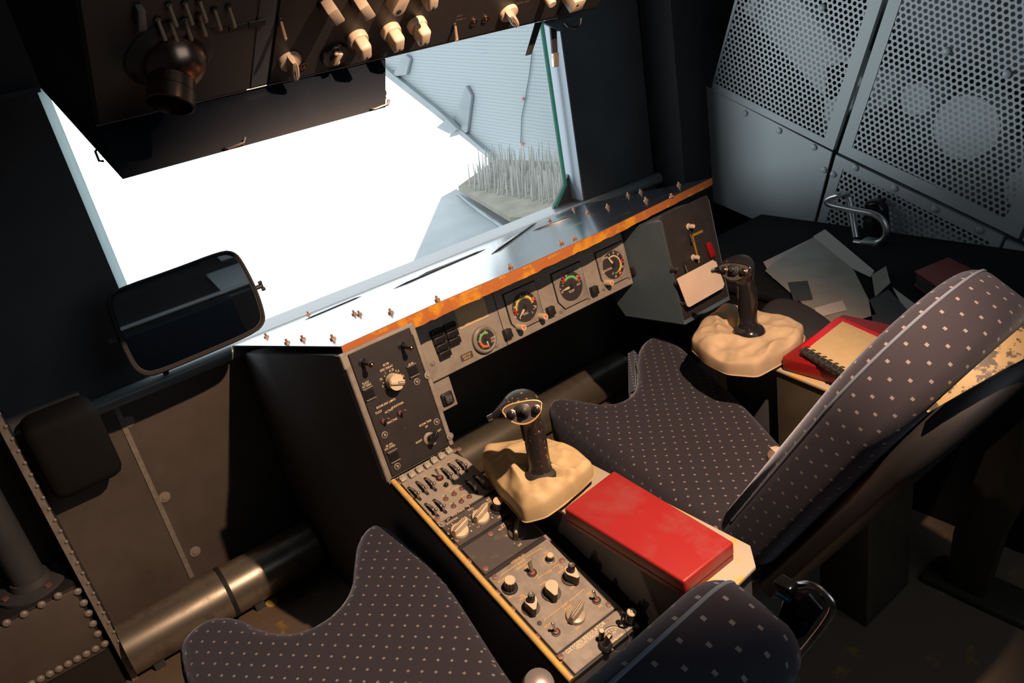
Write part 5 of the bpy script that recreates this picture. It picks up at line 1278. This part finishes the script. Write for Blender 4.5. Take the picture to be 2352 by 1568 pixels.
# ================================================================== overhead panel
LZ, LY = zz(-.090), 1.25
oa = R(40)
OV = Fr((.20, LY, LZ), (1, 0, 0), (0, -math.cos(oa), math.sin(oa)))
m_lowblk = mat('veil_tinted_black_face', (.004, .008, .015), .5, spec=.3)  # blue tint puts the lens veil from the window into the black
ovh = thing('overhead_panel', (.68, 1.2, ZC), 'large dark overhead control panel with beige knobs hanging at the top', 'panel')
ox1 = OV.uv(1350, 46)[0]+.20; OX0 = .205
OX1 = OV.M @ V3((OV.uv(1350, 46)[0], 0, 0)); OX1 = OX1.x
b = MB()
top = OV.M @ V3((0, .58, 0))
b.prism([(LY, LZ), (top.y, top.z), (top.y, ZC), (1.62, ZC), (1.62, zz(-.02)), (LY+.02, LZ+.012)], OX0, OX1, 0, .002, 1, Mx); obj('housing', b, m_blackp, ovh)
b = MB(); b.tube([(OX0, LY+.001, LZ-.001), (OX1, LY+.001, LZ-.001)], .0014, 8); obj('lip_highlight', b, m_steel, ovh)  # bright strip added to draw the daylight glint along the lip
b = MB(); lo = R(29); LF = Fr((OX0, LY, LZ), (1, 0, 0), (0, math.sin(lo), math.cos(lo)))
lx1 = aty(889, 140, LY).x
lb = LF.uv(280, 412)[1]; q0 = LF.M @ V3((0, lb, 0))
xr = (LF.M @ V3((LF.uv(885, 245)[0], 0, 0))).x
pf_ = [(LY+.004, LZ-.004), (q0.y, q0.z), (1.62, q0.z+.3*(1.62-q0.y)), (1.62, zz(-.015)), (LY+.03, LZ+.01)]
b.loft([[V3((OX0, y, z)) for y, z in pf_], [V3((lx1 if k in (0, 4) else xr, y, z)) for k, (y, z) in enumerate(pf_)]], 0)
low = obj('lower_box', b, m_lowblk, ovh)
for t in [(872, 246), (540, 335)]:
    b = MB(); p = LF.M @ V3((*LF.uv(*t), .004)); b.tube([p+V3((-.018, 0, 0)), p+V3((-.014, -.004, -.002)), p+V3((.012, -.004, 0)), p+V3((.018, 0, .006))], .0022, 6); obj('wire_hook', b, m_steel, low)
for t in [(890, 212), (889, 222), (887, 234)]:
    b = MB(); p = LF.M @ V3((*LF.uv(*t), .0)); b.ball(p+V3((-.004, .012, .0)), .008, 10); obj('end_bumper', b, m_rubber, low)
b = MB(); p = aty(222, 340, 1.30); b.tube([V3((OX0, 1.30, p.z)), V3((OX0-.006, 1.30, p.z-.004)), V3((OX0-.006, 1.30, p.z-.018)), V3((OX0, 1.30, p.z-.020))], .0018, 8); obj('side_handle', b, m_dark, low)
b = MB(); b.box((.62, 1.621, zz(.0)), (OX1, 1.628, zz(.16)), 0, .002); b.box((.70, 1.621, zz(.22)), (OX1, 1.630, zz(.30)), 0, .004); obj('front_cover', b, m_perfp, ovh)
b = MB(); b.tube([(OX0+.02, 1.632, zz(.0)), (OX1, 1.632, zz(.0))], .007, 8); b.tube([(OX0+.02, 1.632, zz(.255)), (OX1, 1.632, zz(.255))], .005, 8); obj('front_rail', b, m_alu, ovh)
# faceplates
def ovplate(x0, x1, h, m, y1=.56, y0=.003):
    b = MB(); b.box((x0, y0, 0), (x1, y1, h), 0, .0015, 1, OV.M); return obj('faceplate', b, m, ovh, OV.M)
ux = lambda x, y: OV.uv(x, y)[0]
e0, e1 = ux(222, 286), ux(570, 203); f0, f1 = ux(614, 203), ux(900, 135); g1 = ux(1348, 50)
m_ovg = mat('overhead_grey_black', (.060, .055, .05), .5, var=.1, vscale=12)
OP1 = ovplate(e0+.002, e1, .003, m_ovg); OP2 = ovplate(f0, g1-.11, .003, m_blackp); OP3 = ovplate(g1-.106, g1, .003, m_blackp)
b = MB(); b.box((e1+.004, .003, 0), (f0-.003, .56, .001), 0, 0, 1, OV.M); obj('joint_strip', b, m_dark, ovh, OV.M)
# air vent ball with nozzle
vx, vy = OV.uv(400, 134, .01)
VM = OV.at(vx, vy, .003)
b = MB(); b.lathe([(.062, 0), (.062, .003), (.055, .007), (.050, .010)], 40, 0, VM); vent = obj('air_vent', b, mat('dark_vent_flange', (.075, .065, .058), .35, .3), ovh, VM)
b = MB(); b.ball(VM @ V3((0, 0, .004)), .044, 32, 0); 
cv_ = -ray(405, 130); dn_ = c2w((-.09, 1, 0)); dn_ = (dn_-cv_*dn_.dot(cv_)).normalized(); nd = cv_*.47+dn_*.88
obj('vent_ball', b, m_bronze, vent)
b = MB(); o_ = VM @ V3((0, 0, .008))
qn = nd.to_track_quat('Z', 'Y').to_matrix().to_4x4(); NM = Matrix.Translation(o_) @ qn
b.loft([[NM @ V3((r_*math.cos(2*PI*i/32), r_*math.sin(2*PI*i/32), z)) for i in range(32)] for r_, z in [(.0290, .030), (.0290, .045), (.0305, .047), (.0305, .066), (.028, .067), (.0265, .045)]], 0, cap=False); obj('nozzle', b, m_bronze, vent)
b = MB(); b.lathe([(.0268, .046), (.02, .0465)], 24, 0, NM); obj('nozzle_throat', b, m_black, vent)
# knobs and switches
for x, y, rz in [(838, 116, .25), (914, 98, .2), (974, 83, .15)]: put('block_knob', BLOCK(), OV.px(x, y, .03, PI+rz, .003), OP2)
for x, y, rz in [(992, 0, .2)]: put('block_knob', BLOCK(), OV.px(x, y, .03, PI+rz, .003), OP2)
def k_bar(b, r=.016):
    b.lathe([(r, 0), (r, .006), (r*.9, .008)], 24, 1); b.box((-r*.5, -r*1.05, .006), (r*.5, r*1.05, .030), 0, .002, 2)
for x, y, rz in [(770, 35, .6), (842, 25, .6)]: put('bar_knob', kmesh('bar_knob', k_bar, [m_cream2, m_black]), OV.px(x, y, .028, rz, .003), OP2)
def k_hole(b, r=.012):
    b.prism([(r*math.cos(t), r*math.sin(t)) for t in [PI+PI*i/12 for i in range(13)]]+[(r*.8, .034), (-r*.8, .034)], .004, .026, 0, .002, 2); b.lathe([(.0045, .0262), (.003, .0266)], 12, 1, Matrix.Translation((0, -.002, 0)))
put('lever_knob', kmesh('lever_knob', k_hole, [m_cream2, m_black]), OV.px(915, 22, .026, -.2, .003), OP2)
put('pointer_knob', kmesh('beige_pointer_knob', k_pointer, [m_cream2, m_black, m_cream2]), OV.px(672, 152, .015, PI+.2, .003), OP2)
def k_broken(b):
    b.lathe([(.024, 0), (.024, .003), (.022, .006)], 28, 1); b.box((-.004, -.012, .005), (.004, .014, .014), 0, .002, 2); b.box((-.010, .006, .005), (.004, .014, .012), 0, .003, 2); b.box((.0, -.014, .005), (.010, -.005, .012), 0, .003, 2)
put('broken_knob', kmesh('broken_knob', k_broken, [m_cream2, m_gblack]), OV.px(772, 132, .01, -.3, .003), OP2)
put('pointer_knob', kmesh('beige_pointer_knob', k_pointer, [m_cream2, m_black, m_cream2]), OV.px(1178, 44, .02, -2.4, .003), OP3)
put('round_knob', kmesh('round_knob', lambda b: k_round(b, .0085, .024), m_cream2), OV.px(1268, 8, .024, 0, .003), OP3)
put('square_knob', kmesh('square_knob', lambda b: (b.box((-.014, -.014, 0), (.014, .014, .034), 0, .002, 2), b.lathe([(.003, .0342), (.002, .0345)], 10, 1, Matrix.Translation((-.004, .004, 0)))), [m_cream2, m_black]), OV.px(1327, 12, .034, .1, .003), OP3)
tgl = lambda: kmesh('long_toggle', lambda b: (b.lathe([(.005, 0), (.004, .003)], 12, 0), b.cyl((0, 0, .002), (0, -.020, .015), .0024, .0032, 10, 2), b.ball((0, -.020, .015), .0034, 8, 2)), [m_gblack, m_black, mat('worn_brass', (.60, .42, .28), .4, .6)])
for x, y, P_ in [(650, 58, OP2), (1050, 66, OP2), (368, 55, OP1), (431, 18, OP1), (464, 12, OP1), (498, 32, OP1), (531, 26, OP1), (394, 22, OP1), (397, 62, OP1), (430, 56, OP1), (463, 46, OP1)]:
    put('long_toggle', tgl(), OV.px(x, y, .012, .12, .003), P_)
put('wide_toggle', kmesh('wide_toggle', lambda b: b.prism([(-.006, -.02), (.006, -.02), (.005, .016), (-.005, .016)], 0, .012, 0, .003, 2), m_tan2), OV.px(324, 40, .01, .0, .003), OP1)
for x, y, P_ in [(1088, 50, OP2), (1115, 43, OP2), (672+25, 150, OP2)]: put('panel_screw', kmesh('dark_screw', lambda b: k_dzus(b, .0075), m_bronze), OV.px(x, y, .003, 0, .003), P_)
L = MB(); L3 = MB()
for t, x, y in [('WINDOW HEAT', 790, 140), ('FLOOD LT', 838, 82), ('BOOM LT', 910, 66), ('NACELLE', 970, 52), ('AISLE', 1055, 36), ('DOME LT', 1058, 44), ('OFF', 940, 50)]: L.text(t, OV.px(x, y, .003), .0062, 0, .0034)
for t, x, y in [('RECIRC FAN', 1200, 5), ('LEFT', 1170, 22)]: L3.text(t, OV.px(x, y, .003), .0062, 0, .0034)
LO = mat('faded_lettering', (.20, .15, .10), .6); inscribe(OP2, L, LO); inscribe(OP3, L3, LO)
# slotted frame under the toggles of the left section
b = MB()
a, c = OV.uv(470, 72); 
for k in range(3): b.box((a+.004+.028*k, c-.006, .003), (a+.030+.028*k, c+.006, .0045), 0, .001, 1, OV.M)
obj('legend_strip', b, m_black, OP1, OV.M)

# straps and bracket hanging at the right end of the overhead panel
for (pts, lab, m) in [([(1232, 52), (1246, 50), (1222, 124), (1210, 128)], 'short slanted black strap hanging at the right end of the overhead panel', m_black), ([(1265, 60), (1279, 62), (1283, 150), (1273, 153)], 'straight black strap with a brown tip beside the window jamb', m_black)]:
    Yp = 1.34; q = [aty(x, y, Yp) for x, y in pts]
    t = thing('hanging_strap', q[0], lab, 'strap')
    b = MB(); b.prism([(p.x, p.z) for p in q], -Yp-.006, -Yp, 0, .0008, 1, Matrix(((1, 0, 0, 0), (0, 0, -1, 0), (0, 1, 0, 0), (0, 0, 0, 1)))); obj('strap_band', b, m, t)
    if 'tip' in lab:
        q = [aty(x, y, Yp-.001) for x, y in [(1271, 122), (1284, 120), (1284, 152), (1273, 155)]]
        b = MB(); b.prism([(p.x, p.z) for p in q], -Yp-.007, -Yp+.0015, 0, .001, 1, Matrix(((1, 0, 0, 0), (0, 0, -1, 0), (0, 1, 0, 0), (0, 0, 0, 1)))); obj('strap_tip', b, m_pipem, t)
Yp = 1.33; t = thing('ceiling_bracket', aty(1290, 55, Yp), 'pale angled bracket with a gold wire loop at the top right of the window', 'bracket')
q = [aty(x, y, Yp) for x, y in [(1246, 50), (1290, 40), (1294, 70), (1288, 72)]]
b = MB(); b.prism([(p.x, p.z) for p in q], -Yp-.01, -Yp, 0, .001, 1, Matrix(((1, 0, 0, 0), (0, 0, -1, 0), (0, 1, 0, 0), (0, 0, 0, 1)))); obj('gusset', b, m_blue, t)
b = MB(); b.tube([aty(x, y, Yp) for x, y in [(1298, 52), (1305, 60), (1322, 64), (1332, 56), (1334, 42)]], .0028, 8); obj('wire_loop', b, m_bronze, t)
b = MB(); p = aty(1290, 30, Yp); b.box((p.x-.03, Yp-.02, p.z-.01), (p.x+.04, Yp+.02, ZC-.001)); obj('hanger', b, m_dark2, t)
